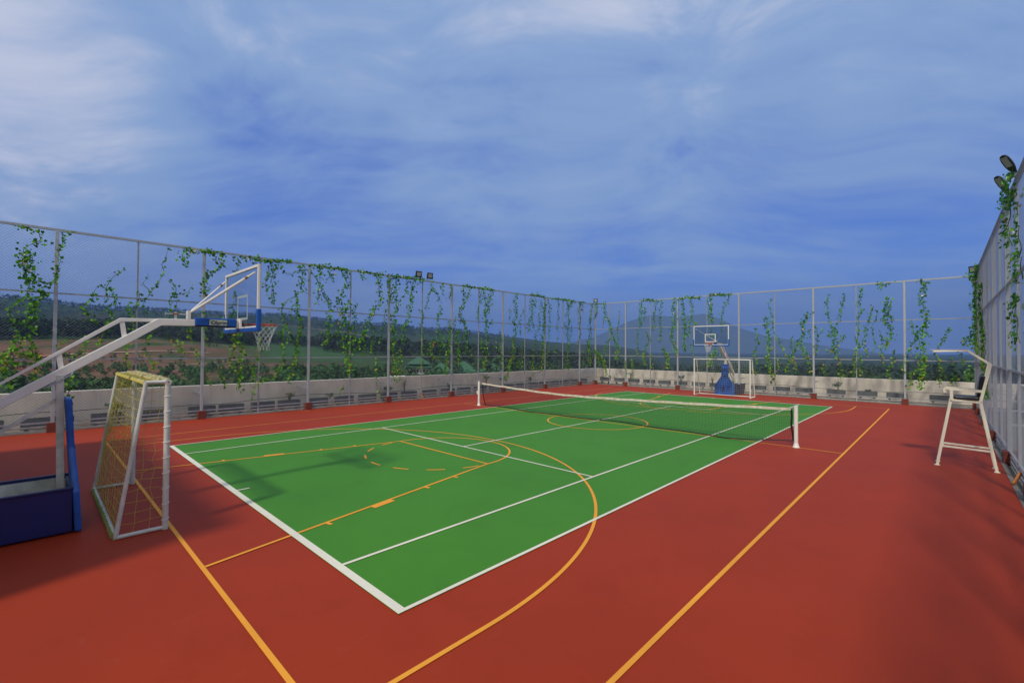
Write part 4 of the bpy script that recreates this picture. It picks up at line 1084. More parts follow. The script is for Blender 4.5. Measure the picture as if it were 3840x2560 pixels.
(2,'-2.9,6.11 -2.83,5.56 -2.83,4.95 -2.9,4.68 -2.96,4.27 -3.03,3.59'),
(2,'-2.79,4.68 -2.49,4.33'),
(2,'-2.83,3.05 -2.76,2.44'),
],
'FH': [
(3,'-1.57,6.15 -1.63,5.82 -1.57,5.29 -1.63,4.89 -1.44,4.42'),
(2,'-0.44,6.19 -0.56,5.75 -0.81,5.31 -0.94,4.73 -0.87,4.34 -0.88,3.82'),
(2,'-1.57,4.03 -1.44,3.5'),
(3,'-1.32,2.78 -1.32,2.39 -1.64,2.06 -1.64,1.66'),
(2,'-1.13,2.46 -1.64,2.38'),
(3,'-1.57,6.28 -1.06,6.24 -0.44,6.13'),
],
'FI': [
(1,'2.03,5.81 1.75,5.47 1.91,4.85 1.97,4.3 2.02,3.76'),
(3,'1.64,4.62 1.64,4.13 1.75,3.7 1.75,3.16 1.8,2.61 1.74,2.18 1.8,1.7 1.96,1.28 2.01,0.8'),
(2,'1.08,3.96 1.14,3.47 1.25,3.04'),
(2,'1.14,2.85 0.91,2.42 1.13,2.05 0.91,1.61 1.19,1.25'),
],
'FJ': [
(2,'2.21,3.51 2.39,3.03 2.6,2.5 2.91,2.21 2.7,1.73 2.7,1.37'),
(2,'2.34,2.14 2.28,1.6 2.12,1.23'),
(1,'2.97,3.44 2.91,2.85 3.06,2.5'),
],
'FK': [
(3,'3.77,4.76 3.47,4.08 3.52,3.61 3.37,3.15 3.52,2.68 3.72,2.34'),
(2,'3.32,3.21 3.01,2.44 3.11,1.92 3.16,1.51'),
(2,'3.72,2.34 3.81,1.88 3.86,1.42'),
(1,'3.82,3.89 3.87,3.43'),
],
'FM': [
(2,'4.74,5.78 4.64,5.28 4.69,4.83 4.78,4.37'),
(2,'4.11,4.06 4.25,3.48 4.16,2.91 4.11,2.46'),
(1,'4.49,3.88 4.25,3.48'),
(2,'4.87,4.15 4.92,3.75 4.73,3.48'),
(2,'4.49,1.95 4.44,1.67 4.62,1.39'),
],
'FN': [
(2,'5.47,5.73 5.38,5.35 5.29,4.8 5.24,4.36'),
(3,'5.05,4.03 5.01,3.58 4.96,3.14 4.91,2.58'),
(2,'5.42,3.52 5.19,3.14 5.14,2.69 5.14,2.25 5.27,1.81 5.27,1.2'),
],
'FO': [
(2,'6.17,6.01 6.13,5.42 6.09,5.02 6.21,4.87 6.04,4.38 6.04,3.73 6,3.24 6.08,2.79'),
(2,'5.92,2.79 5.87,2.29 5.87,1.89 5.87,1.4'),
(2,'6.11,2.49 6.15,1.9 6.11,1.41'),
],
'FP': [
(2,'6.63,4.94 6.52,4.41 6.36,3.87 6.32,3.48 6.24,3.19 6.39,2.74 6.43,2.4'),
(1,'6.82,4.79 6.78,4.25 6.63,4.06 6.63,3.62 6.7,3.28 6.74,2.89 6.62,2.6'),
],
'FQ': [
(2,'6.87,6.14 7.13,6.07 7.43,6.19'),
(2,'6.98,6.13 6.98,5.84'),
(3,'7.28,5.43 7.2,5.2 7.13,4.87 7.12,4.38 7.23,4.04 7.38,3.85 7.38,3.46 7.23,3.13 7.19,2.84'),
(2,'7.35,5.14 7.24,4.71 7.42,4.32'),
(1,'6.9,3.81 7.01,3.37 7.04,3.04 6.85,2.89'),
(2,'7,2.79 6.96,2.41 7.07,1.93'),
(2,'7.45,2.7 7.48,2.27 7.37,1.94 7.22,1.6 7.33,1.32'),
],
'FR': [
(3,'8.5,6.18 8.67,5.93 8.6,5.52 8.53,5.11 8.63,4.87 8.66,4.55 8.76,4.36 8.69,4.04 8.48,3.82 8.41,3.45 8.45,3.08 8.48,2.85'),
(2,'8.14,4.11 8.24,3.64 8.34,3.4 8.2,3.08 8.06,2.7 7.99,2.38'),
(2,'8.72,3.9 8.69,3.67 8.79,3.4'),
(3,'8.58,3.08 8.61,2.62 8.61,2.2 8.57,1.79 8.54,1.37 8.5,0.86'),
(2,'8.34,2.61 8.4,2.2 8.51,1.88'),
(2,'7.84,2.14 7.8,1.67'),
(2,'8.4,1.83 8.12,1.49 8.12,1.12 8.05,0.79'),
],
'FT': [
(2,'9.57,3.81 9.39,3.48 9.25,3.12 9.09,2.8 8.99,2.67 9.12,2.3 9.21,1.86 9.21,1.4 9.14,1.09'),
(2,'9.54,2.31 9.6,2.14'),
(2,'9.56,1.24 9.73,1.56 9.59,1.02'),
(2,'9.86,2.63 9.95,2.36 9.98,2.06'),
],
'FU': [
(3,'10.2,6.23 10.33,6.35 10.48,6.46'),
(3,'10.33,6.26 10.32,6.08 10.41,5.81'),
(3,'10.41,5.42 10.39,4.98 10.44,4.63 10.44,3.94 10.3,3.46 10.15,3.38 10.02,2.98'),
(2,'10.24,3.33 10.3,2.89'),
],
'RV': [
(3,'11.53,6.09 13.03,5.54 13.55,4.88 12.99,4.04 12.8,3.26 11.94,2.48'),
],
'RW': [
(3,'9.34,5.14 9.97,4.72 10.04,4.37 9.58,3.86 8.18,3.14 8.79,2.5 7.93,1.87 7.56,1.42 6.76,1.14'),
],
'RX': [
(3,'-0.76,6.27 0.23,6.34 0.82,6.14 1.42,6.17'),
(3,'-1.15,5.83 0.04,5.76 0.32,5.66 0.63,5.38 0.14,4.95'),
(2,'-1.13,5.59 -1.2,5.3'),
],
'RY': [
(3,'-1.28,5.08 -1.26,4.84 -1.44,4.61 -1.32,4.45'),
(3,'-0.56,4.6 -0.54,4.42 -0.52,4.23 -0.5,4.03'),
(3,'-1.34,3.71 -0.44,3.58 -0.65,3.36 -0.84,3.07 -1.03,2.81'),
(3,'-1.62,4.43 -1.49,4.21 -1.57,4.01'),
],
}

GREENS = np.array([(0.036, 0.14, 0.008), (0.065, 0.23, 0.010), (0.022, 0.085, 0.008), (0.12, 0.32, 0.014), (0.045, 0.17, 0.010)])
YELL = np.array([(0.42, 0.34, 0.04), (0.50, 0.26, 0.06), (0.34, 0.36, 0.05)])
LEAF2 = np.array([(0, 0.0), (0.42, -0.30), (0.52, 0.16), (0.30, 0.50), (0.0, 0.34), (-0.30, 0.50), (-0.52, 0.16), (-0.42, -0.30), (0.0, -0.72)])
LF = [(0, 8, 1), (0, 1, 2), (0, 2, 3), (0, 3, 4), (0, 4, 5), (0, 5, 6), (0, 6, 7), (0, 7, 8)]
def leafset(P, Nrm, size, cols, name, m, parent, fold=0.16):
    n = len(P)
    N_ = Nrm / np.linalg.norm(Nrm, axis=1)[:, None]
    dn = np.tile(np.array([[0, 0, -1.0]]), (n, 1)) + rng.normal(0, 0.35, (n, 3))
    v = dn - N_ * (dn * N_).sum(1)[:, None]; v /= np.linalg.norm(v, axis=1)[:, None]
    u = np.cross(v, N_)
    V = np.zeros((n, 9, 3))
    for k, (a, b_) in enumerate(LEAF2):
        V[:, k] = P + (u * a - v * b_ + N_ * (fold * abs(a))) * size[:, None]
    F = np.array(LF)[None] + (np.arange(n) * 9)[:, None, None]
    C = np.repeat(cols, 9, axis=0)
    return under(arrmesh(name, V.reshape(-1, 3), F.reshape(-1, 3), m, C=C), parent)
def make_vine(key, strands):
    fn = key[0]
    allp = []
    for w, s_ in strands:
        pts = [tuple(map(float, p.split(','))) for p in s_.split()]
        allp.append((w, pts))
    us = [p[0] for _, P in allp for p in P]; zs = [p[1] for _, P in allp for p in P]
    uc_ = sum(us) / len(us)
    def place(u, z, off):
        if fn == 'L': return np.array([XL + off, u, z])
        if fn == 'F': return np.array([u, YF - off, z])
        return np.array([10.40 + (15.8 - u) * 0.0058 - off, u, z])
    out = {'L': np.array([1.0, -0.15, 0.25]), 'F': np.array([0.1, -1.0, 0.25]), 'R': np.array([-1.0, -0.35, 0.25])}[fn]
    root = thing('climbing_vine', None, None, tuple(place(uc_, 0, 0)))
    P = []; Nn = []; S = []; Cc = []; YP = []; YN = []; YS = []; stems = MB(); flowers = []
    for w, pts in allp:
        # resample and wander a little
        path = []
        for (a, z0), (b_, z1) in zip(pts[:-1], pts[1:]):
            Ls = math.hypot(b_ - a, z1 - z0); k = max(1, int(Ls / 0.10))
            for i in range(k): path.append((a + (b_ - a) * i / k, z0 + (z1 - z0) * i / k))
        path.append(pts[-1])
        st = []
        for i, (u, z) in enumerate(path):
            wob_ = 0.018 * math.sin(i * 1.9 + u * 7)
            q = place(u + wob_, z, 0.05 + 0.015 * math.sin(i * 1.3)); st.append(tuple(q))
        if len(st) > 1: stems.tube(st, [0.0045 + 0.005 * abs(math.sin(i * 0.37)) for i in range(len(st))], 4, cap=False)
        cnt = {1: 2.0, 2: 3.6, 3: 6.0}[w]; spread = {1: 0.035, 2: 0.055, 3: 0.09}[w]
        if fn == 'R': cnt *= 1.5
        for i, (u, z) in enumerate(path):
            k = int(cnt) + (rng.random() < cnt % 1)
            if rng.random() < 0.10: k = max(0, k - 2)
            for _ in range(k):
                pu = u + rng.normal(0, spread); pz = z + rng.normal(0, 0.05)
                lo = 0.07 + abs(rng.normal(0, 0.035)) * w / 2
                if rng.random() < 0.15: lo = -0.03 - rng.random() * 0.04
                nv = out + rng.normal(0, 0.42, 3)
                sz = rng.uniform(0.036, 0.088) * (1.0 if w < 3 else 1.12)
                if fn == 'R' and u < 3: sz *= 0.72
                if fn == 'F': sz *= 1.05
                yel = rng.random() < (0.015 if z > 3.2 else 0.055 if z > 2.4 else 0.11)
                if yel: YP.append(place(pu, pz, lo)); YN.append(nv); YS.append(sz)
                else:
                    P.append(place(pu, pz, lo)); Nn.append(nv); S.append(sz)
                    c = GREENS[rng.integers(5)] * rng.uniform(0.9, 1.7)
                    if z < 3.0 and rng.random() < 0.3: c = np.array((0.20, 0.42, 0.03)) * rng.uniform(0.8, 1.2)
                    Cc.append(c)
        if w == 3 and max(z for _, z in path) > 5.0 and rng.random() < 0.6:
            flowers.append(path[int(len(path) * 0.25)])
    stems.build('stem', M['stem']); so = bpy.data.objects[-1] if False else None
    so = [o for o in col.objects if o.name.startswith('stem') and o.parent is None][0]; under(so, root)
    if P: leafset(np.array(P), np.array(Nn), np.array(S), np.array(Cc), 'leaves', M['leaf'], root)
    if YP: leafset(np.array(YP), np.array(YN), np.array(YS), YELL[rng.integers(0, 3, len(YP))], 'withered_leaves', M['leaf'], root)
    for u, z in flowers:
        b = MB(); c = place(u, z, 0.14); t = place(u, z, 0.14) - place(u, z, 0.09)
        ex = place(u + 1, z, 0) - place(u, z, 0); ex = ex / np.linalg.norm(ex)
        ring = [c + (ex * math.cos(a) + np.array([0, 0, 1.0]) * math.sin(a)) * (0.05 if k % 2 else 0.042) for k, a in enumerate(np.linspace(0, 2 * math.pi, 11)[:-1])]
        b.add([tuple(c - t * 0.8)] + [tuple(p) for p in ring], [(0, k + 1, (k + 1) % 10 + 1) for k in range(10)])
        part(b, 'flower', M['petal'], root)
    return root, min(us), max(us), min(zs), max(zs), sum(w * len(p) for w, p in allp)
info = {}
for key, st in VINES.items(): info[key] = make_vine(key, st)
def vine_label(fn, keys):
    keys = sorted(keys, key=lambda k: (info[k][1] + info[k][2]) / 2)
    thick = {'L': sorted(TL + [YF]), 'F': sorted([XL] + TF + [XR]), 'R': sorted(TR + [YF])}[fn]
    nb = {}
    for k in keys:
        c = (info[k][1] + info[k][2]) / 2
        bay = max(0, sum(1 for t in thick if t <= c) - 1); nb.setdefault(bay, []).append(k)
    for bay, ks in nb.items():
        for j, k in enumerate(ks):
            r, a, b_, z0, z1, dn = info[k]
            if z0 > 4.2: form = 'short high vine'
            elif z1 < 4.4: form = 'low vine'
            elif dn > 150: form = 'thick vine'
            elif dn > 70: form = 'stranded vine'
            else: form = 'sparse vine'
            nth = '' if len(ks) == 1 else [' leftmost', ' second from left', ' third from left', ' fourth from left', ' fifth from left'][j] + ' strand'
            if fn == 'R':
                where = {'V': 'beside the far right corner', 'W': 'behind the umpire chair', 'X': 'under the long floodlights', 'Y': 'at the right edge of the photo'}[k[1]]
                tag(r, f'{form} on the right fence {where}', 'vine', 'vines climbing the fences'); continue
            where = f'{ordw(len(thick) - 2 - bay)} bay before the far corner' if fn == 'L' else f'far fence, {ordw(bay)} bay'
            tag(r, f'{form},{nth}{", " if nth else " "}{where}', 'vine', 'vines climbing the fences')
for fn in 'LFR': vine_label(fn, [k for k in VINES if k[0] == fn])

# ------------------------------------------------------------------ plants rising from the planters
def shrub(x, y, z, h, w, n, label, kind='leafy', sz=0.05, colr=(0.05, 0.16, 0.05)):
    r = thing('planter_shrub', label, 'plant', (x, y, z), 0, 'plants growing from the troughs')
    b = MB(); P = []; Nn = []
    for k in range(7 if kind == 'leafy' else 16):
        a = rng.uniform(0, 6.28); e = w * rng.uniform(0.3, 1.0); top = (x + e * math.cos(a), y + e * math.sin(a) * 0.6, z + h * rng.uniform(0.65, 1.0))
        mid_ = (x + e * 0.35 * math.cos(a), y + e * 0.2 * math.sin(a), z + h * 0.5)
        b.tube([(x + rng.normal(0, 0.03), y + rng.normal(0, 0.02), z), mid_, top], [0.007, 0.005, 0.002], 4)
        for j in range(n):
            t = rng.uniform(0.25, 1.0); q = np.array(mid_) * (1 - t) + np.array(top) * t
            P.append(q + rng.normal(0, 0.035, 3)); Nn.append(rng.normal(0, 0.7, 3) + np.array([0, -0.4, 0.6]))
    part(b, 'stem', M['stem'], r)
    if n:
        k = len(P); C = np.array(colr)[None] * rng.uniform(0.7, 1.4, (k, 1))
        leafset(np.array(P), np.array(Nn), rng.uniform(0.6, 1.2, k) * sz, C, 'leaves', M['leaf'], r)
for (x, y, h, w, n, lab, kind) in [
    (4.95, 17.2, 0.50, 0.26, 22, 'rounded blue-green shrub rising from a trough by the far wall, right of the distant goal', 'leafy'),
    (-4.2, 17.2, 0.55, 0.24, 20, 'bushy green shrub rising from a trough by the far wall, left of the distant goal', 'leafy'),
    (-8.1, 17.2, 0.60, 0.22, 3, 'dry wispy grass tuft rising from a trough near the left end of the far wall', 'grass'),
    (-9.9, 17.2, 0.22, 0.2, 8, 'tiny green sprout in the first trough of the far wall', 'leafy'),
    (-2.0, 17.2, 0.45, 0.16, 3, 'thin dry weed against the far wall just behind the left goal post', 'grass'),
    (-0.7, 17.2, 0.28, 0.2, 12, 'small green sprout in a trough between the distant goal and the blue padded base', 'leafy'),
    (6.3, 17.2, 0.16, 0.2, 6, 'low green seedling in the trough right of the blue-green shrub', 'leafy'),
    (-11.25, 5.0, 0.85, 0.34, 10, 'tall yellow-green reed clump by the left wall above the tennis net end', 'grass'),
    (-11.25, -1.9, 0.42, 0.4, 22, 'broad low green plant by the left wall left of the slim centre post', 'leafy'),
    (-11.25, -0.9, 0.75, 0.26, 2, 'tall thin grass tuft by the left wall near the slim centre post', 'grass'),
    (-11.25, -6.7, 0.40, 0.35, 8, 'pale grass clump by the left wall behind the near basketball ring', 'grass'),
    (-11.25, -4.9, 0.22, 0.4, 10, 'low green seedlings in a trough of the left wall', 'leafy'),
    (-11.25, 2.1, 0.30, 0.4, 14, 'low leafy plant in a trough of the left wall left of the net post', 'leafy'),
    (-11.25, 6.4, 0.60, 0.3, 18, 'bushy green plant by the left wall just past the reed clump', 'leafy'),
    (-11.25, 9.2, 0.45, 0.3, 12, 'small green plant by the left wall two bays past the net', 'leafy'),
    (-11.25, -12.4, 0.40, 0.4, 26, 'leafy green plant by the left wall seen between the boom post and the near goal', 'leafy')]:
    far = y > 17; cg = (0.035, 0.12, 0.075) if 'blue-green' in lab else (0.05, 0.17, 0.03) if kind == 'leafy' else (0.16, 0.19, 0.05)
    shrub(x, y, 0.42 if far else 0.32, h, w, n, lab, kind, 0.05 if kind == 'leafy' else 0.04, cg)

# ------------------------------------------------------------------ hills and plain around the building (polar height field, bearings clockwise from +Y)
RS = [60, 110, 180, 300, 450, 700, 1200, 2500, 4500, 8000, 13000]
TZ = {-140: [-3, -5, -6, -5, 0, 10, 30, 90, 110, 90, 20],
 -97.17: [-3.7, -5.2, -5.8, -3.1, 5.7, 15.9, 50.3, 175.8, 150.4, 98.8, 23.6], -91.87: [-4.4, -6.0, -6.7, -3.5, 6.5, 18.3, 52.8, 181.1, 173.2, 119.3, 40.5],
 -81.23: [-5.7, -7.5, -8.9, -4.8, 8.8, 17.8, 45.3, 160, 152.1, 120.2, 43.3], -66.4: [-6.9, -8.3, -8.9, -8.0, -0.8, 8.7, 33.7, 146, 140, 110, 44.8],
 -50.9: [-7.5, -8.2, -8.4, -11.0, -7.9, 0.4, 21.8, 107, 100, 80, 37.1], -34.28: [-7.3, -9.2, -11.6, -14.5, -16.0, -15.5, -7.7, 36, 25, 10, -5.0],
 -24.85: [-6.8, -9.8, -13.8, -19.7, -24.7, -30.2, -35.1, -32, -28, -26, -24.0], 2.56: [-4.1, -7.0, -9.9, -13.9, -17.1, -20.4, -23.2, -24, -24, -24, -24],
 60: [-4, -7, -10, -14, -17, -20, -23, -24, -24, -24, -24], 140: [-3, -5, -7, -9, -10, -10, -10, -10, -10, -10, -10]}
RIDGE = [(-91.9, 181.1), (-90.3, 179.0), (-88.7, 171.6), (-87.0, 161.4), (-85.2, 156.0), (-83.3, 161.3), (-81.2, 160.9), (-79.1, 157.9), (-72.3, 158.4), (-70.3, 162.0), (-67.7, 150.3), (-65.7, 142.4), (-62.9, 129.4), (-58.9, 127.9), (-54.3, 107.3), (-51.1, 109.2), (-49.4, 101.4), (-46.5, 79.3), (-44.6, 75.6), (-42.0, 66.1), (-39.4, 49.3), (-35.6, 37.1), (-31.3, 30.3), (-27, 0)]
def vnoise(x, y, seed):
    """cheap smooth value noise, numpy"""
    xi = np.floor(x).astype(int); yi = np.floor(y).astype(int); xf = x - xi; yf = y - yi
    def h(a, b_): 
        n = (a * 374761393 + b_ * 668265263 + seed * 974711) & 0x7fffffff
        n = (n ^ (n >> 13)) * 1274126177 & 0x7fffffff
        return ((n ^ (n >> 16)) & 0xffff) / 65535.0
    sx = xf * xf * (3 - 2 * xf); sy = yf * yf * (3 - 2 * yf)
    return (h(xi, yi) * (1 - sx) + h(xi + 1, yi) * sx) * (1 - sy) + (h(xi, yi + 1) * (1 - sx) + h(xi + 1, yi + 1) * sx) * sy
def fbm(x, y, seed, o=4):
    s = 0; a = 0.5
    for i in range(o): s = s + a * vnoise(x * 2 ** i, y * 2 ** i, seed + i); a *= 0.5
    return s
azk = sorted(TZ); tz = np.array([TZ[a] for a in azk], float)
ri = RS.index(2500)
def height(az, r):
    """az, r arrays"""
    lr = np.log(np.clip(r, 30, 13000)); lk = np.log(RS)
    cols_ = np.stack([np.interp(az, azk, tz[:, j]) for j in range(len(RS))], -1)
    rg = np.interp(az, [a for a, _ in RIDGE], [z for _, z in RIDGE])
    use = (az > -91.9) & (az < -27)
    cols_[..., ri] = np.where(use, rg, cols_[..., ri])
    cols_[..., ri + 1] = np.where(use, np.minimum(cols_[..., ri + 1], cols_[..., ri] - 15), cols_[..., ri + 1])
    out = np.zeros(lr.shape)
    idx = np.clip(np.searchsorted(lk, lr) - 1, 0, len(RS) - 2)
    z0 = np.take_along_axis(cols_, idx[..., None], -1)[..., 0]; z1 = np.take_along_axis(cols_, idx[..., None] + 1, -1)[..., 0]
    t = (lr - lk[idx]) / (lk[idx + 1] - lk[idx])
    return z0 + (z1 - z0) * np.clip(t, 0, 1)
def xy(az, r):
    a = np.radians(az); return CAM.x + np.sin(a) * r, CAM.y + np.cos(a) * r
def ground(az, r):
    x, y = xy(az, r); z = height(az, r)
    return z + (fbm(x / 60, y / 60, 3) - 0.5) * np.clip(r / 120, 0.3, 2.2) * 1.6
AZ = np.concatenate([np.arange(-180, -100, 4.0), np.arange(-100, 16, 0.22), np.arange(16, 180, 4.0)])
RR = np.concatenate([[30, 45], np.exp(np.linspace(math.log(60), math.log(13000), 250))])
A_, R2 = np.meshgrid(AZ, RR, indexing='ij')
Xg, Yg = xy(A_, R2); Zg = ground(A_, R2)
Zg[:, :2] = -6.0
GR = np.array((0.04, 0.09, 0.022)); DK = np.array((0.016, 0.045, 0.014)); BR = np.array((0.20, 0.10, 0.06)); RD = np.array((0.36, 0.085, 0.035)); LG = np.array((0.035, 0.12, 0.03))
def lerp(a, b_, t): return a + (b_ - a) * t[..., None]
n1 = fbm(Xg / 45, Yg / 45, 21); n2 = fbm(Xg / 14, Yg / 14, 31, 5); n3 = fbm(Xg / 350, Yg / 350, 41)
st = lambda x, a, b_: np.clip((x - a) / (b_ - a), 0, 1)
C = lerp(np.broadcast_to(GR, Xg.shape + (3,)), np.broadcast_to(DK, Xg.shape + (3,)), st(n2, 0.42, 0.62))
soil = st(R2, 175, 205) * (1 - st(R2, 425, 455)) * (1 - st(A_, -78, -70)) * st(n2 * 0.6 + n1 * 0.4, 0.33, 0.44)
C = lerp(C, np.broadcast_to(BR, C.shape), soil * 0.95)
soil2 = st(R2, 190, 215) * (1 - st(R2, 300, 330)) * st(A_, -80, -74) * (1 - st(A_, -62, -55)) * st(n2, 0.46, 0.56)
C = lerp(C, np.broadcast_to(BR, C.shape), soil2 * 0.8)
redp = st(R2, 205, 220) * (1 - st(R2, 255, 275)) * st(A_, -74, -70) * (1 - st(A_, -66, -63)) * st(n1, 0.40, 0.5)
C = lerp(C, np.broadcast_to(RD, C.shape), redp)
C = lerp(C, np.broadcast_to(RD * 0.8, C.shape), soil * st(n1, 0.56, 0.66) * 0.8)
field = st(R2, 330, 360) * (1 - st(R2, 560, 620)) * st(A_, -75, -71) * (1 - st(A_, -64, -60))
C = lerp(C, np.broadcast_to(LG, C.shape), field * 0.85)
hill = st(R2, 560, 700) * (1 - st(A_, -40, -30))
hc = lerp(np.broadcast_to(np.array((0.02, 0.06, 0.022)), C.shape), np.broadcast_to(np.array((0.008, 0.025, 0.012)), C.shape), st(n3, 0.40, 0.52))
C = lerp(C, hc, hill * 0.9)
rdf = st(R2, 900, 1100) * (1 - st(R2, 1400, 1700)) * st(fbm(Xg / 220, Yg / 90, 77), 0.56, 0.62) * (1 - st(A_, -60, -50)) * 0.6
C = lerp(C, np.broadcast_to(BR * 0.6, C.shape), rdf * 0.35)
plain = st(A_, -42, -33)
pc = lerp(np.broadcast_to(np.array((0.016, 0.045, 0.022)), C.shape), np.broadcast_to(np.array((0.03, 0.06, 0.035)), C.shape), st(n3, 0.45, 0.6))
C = lerp(C, pc, plain * st(R2, 150, 250))
nf = fbm(Xg / 4.5, Yg / 4.5, 61, 4)[..., None]; C = C * (0.50 + 0.65 * nf)
na, nr = A_.shape
Vg = np.stack([Xg, Yg, Zg], -1).reshape(-1, 3)
ii, jj = np.meshgrid(np.arange(na - 1), np.arange(nr - 1), indexing='ij')
q0 = (ii * nr + jj).ravel(); Fg = np.stack([q0, q0 + 1, q0 + nr + 1, q0 + nr], -1)
tag(arrmesh('hills', Vg, Fg[:, ::-1], M['ground'], C=C.reshape(-1, 3), smooth=True), kind='structure')

# distant volcano
MT = [(-39.2, 20), (-37.9, 120), (-35.5, 190), (-33.4, 265), (-31.3, 420), (-29.5, 560), (-27.6, 665), (-26.2, 700), (-24.9, 672), (-23.4, 640), (-22.2, 680), (-20.8, 700), (-18.9, 590), (-18.2, 528), (-16.8, 412), (-14.8, 300), (-12.9, 235), (-11.0, 170), (-9.2, 110), (-5.7, 20), (-3, -40)]
am = np.arange(-41, -3, 0.15); rm_ = np.linspace(7000, 11800, 60)
Am, Rm = np.meshgrid(am, rm_, indexing='ij')
crest = np.interp(Am, [a for a, _ in MT], [z for _, z in MT]); t_ = np.clip(1 - np.abs(Rm - 9000) / 2000, 0, 1) ** 1.25
xm, ym = xy(Am, Rm); gul = (fbm(Am * 1.1, Rm / 1500, 9, 5) - 0.5) * 0.22
Zm = -60 + (crest + 60) * t_ * (1 + gul * (1 - t_) * 2.2)
nm_ = Am.shape; ii, jj = np.meshgrid(np.arange(nm_[0] - 1), np.arange(nm_[1] - 1), indexing='ij'); q0 = (ii * nm_[1] + jj).ravel()
tag(arrmesh('mountain', np.stack([xm, ym, Zm], -1).reshape(-1, 3), np.stack([q0, q0 + 1, q0 + nm_[1] + 1, q0 + nm_[1]], -1)[:, ::-1], M['rock'], smooth=True), kind='structure')

# dirt tracks on the slope
def track(pts, w, name='dirt_track'):
    v = []; P = []
    for a, r in pts:
        x, y = xy(np.array([a]), np.array([float(r)])); P.append((x[0], y[0], a, r))
    dense = []
    for p, q in zip(P[:-1], P[1:]):
        for k in range(24): t = k / 24; dense.append((p[2] + (q[2] - p[2]) * t, p[3] + (q[3] - p[3]) * t))
    for i, (a, r) in enumerate(dense):
        for s in (-1, 1):
            rr = r + s * w; z = float(ground(np.array([a]), np.array([rr]))[0]) + 0.25 + r * 0.0006
            x, y = xy(np.array([a]), np.array([rr])); v.append((x[0], y[0], z))
    b = MB(); n = len(dense); b.add(v, [(2 * i, 2 * i + 1, 2 * i + 3, 2 * i + 2) for i in range(n - 1)]); struct(b, name, M['path'])
track([(-84, 262), (-80, 268), (-76.5, 300), (-73.6, 330), (-74.5, 370), (-76, 430)], 1.6)
track([(-96, 300), (-88, 330), (-80, 350), (-77, 350)], 1.5)
track([(-72, 1450), (-64, 1350), (-58, 1130), (-54, 1080), (-50, 1050)], 5)

# ------------------------------------------------------------------ trees and woods
def clumps(centres, radii, n, size, cols, seed, flat=0.75):
    g = np.random.default_rng(seed)
    k = len(centres); idx = np.repeat(np.arange(k), n)
    d = g.normal(0, 1, (k * n, 3)); d /= np.linalg.norm(d, axis=1)[:, None]
    rad = g.uniform(0.55, 1.05, (k * n, 1))
    P = centres[idx] + d * rad * radii[idx]
    N_ = d + g.normal(0, 0.55, (k * n, 3)) + np.array([0, 0, 0.5]); N_ /= np.linalg.norm(N_, axis=1)[:, None]
    ref = g.normal(0, 1, (k * n, 3)); u = np.cross(N_, ref); u /= np.linalg.norm(u, axis=1)[:, None]; v = np.cross(N_, u)
    s = (size[idx] * g.uniform(0.55, 1.25, k * n))[:, None]
    V = np.stack([P - u * s, P + v * s * 0.62, P + u * s, P - v * s * 0.62 + N_ * s * 0.2], 1)
    F = np.arange(k * n * 4).reshape(-1, 4)
    C = np.repeat(cols[idx] * g.uniform(0.6, 1.45, (k * n, 1)), 4, axis=0)
    return V.reshape(-1, 3), F, C
def wood(name, zones, label, seed):
    g = np.random.default_rng(seed); Vs = []; Fs = []; Cs = []; off = 0
    for (a0, a1, r0, r1, cnt, h0, h1, n, colr) in zones:
        az = g.uniform(a0, a1, cnt); r = np.sqrt(g.uniform(r0 * r0, r1 * r1, cnt)); h = g.uniform(h0, h1, cnt)
        x, y = xy(az, r); z = ground(az, r)
        if name == 'bushes' and r0 > 90:
            bx_, by_ = xy(az, r); keep = fbm(bx_ / 26, by_ / 26, 91) > 0.40 + 0.10 * (r - r0) / (r1 - r0)
            az, r, h, x, y, z = (q[keep] for q in (az, r, h, x, y, z)); cnt = len(az)
        w = h * g.uniform(0.34, 0.5, cnt)
        for dzf, wf in ((0.42, 1.0), (0.74, 0.72)):
            cen = np.stack([x + g.normal(0, 0.12, cnt) * h, y + g.normal(0, 0.12, cnt) * h, z + h * dzf], -1)
            rad = np.stack([w * wf, w * wf, h * 0.30 * np.ones(cnt)], -1)
            cc = np.array(colr)[None] * g.uniform(0.7, 1.35, (cnt, 1))
            V, F, C = clumps(cen, rad, n, w * 0.30, cc, seed + int(dzf * 10))
            Vs.append(V); Fs.append(F + off); Cs.append(C); off += len(V)
    o = arrmesh(name, np.concatenate(Vs), np.concatenate(Fs), M['foliage'], C=np.concatenate(Cs))
    return tag(o, label, 'trees', kind='stuff')
DG = (0.014, 0.036, 0.015); MG = (0.024, 0.07, 0.018); BG = (0.028, 0.095, 0.020)
wood('woodland', [(-104, -72.5, 450, 580, 760, 8, 15, 24, DG), (-72.5, -66, 560, 640, 80, 7, 12, 20, DG)], 'dark belt of dense trees across the slope beyond the bare brown field', 51)
wood('woodland', [(-66, -52, 440, 640, 260, 9, 17, 22, DG), (-54, -33, 330, 700, 420, 8, 16, 20, DG), (-48, -36, 230, 330, 60, 6, 10, 26, MG)], 'dark green woods behind the green-roofed houses', 52)
wood('woodland', [(-36, 8, 200, 900, 700, 7, 13, 16, (0.018, 0.05, 0.024))], 'dark woods on the low ground beyond the far wall', 53)
wood('woodland', [(-98, -44, 2200, 2510, 1100, 8, 17, 10, (0.008, 0.024, 0.012)), (-98, -45, 1300, 2200, 1200, 8, 15, 8, (0.010, 0.032, 0.014))], 'far trees along the hazy ridge of the hills', 54)
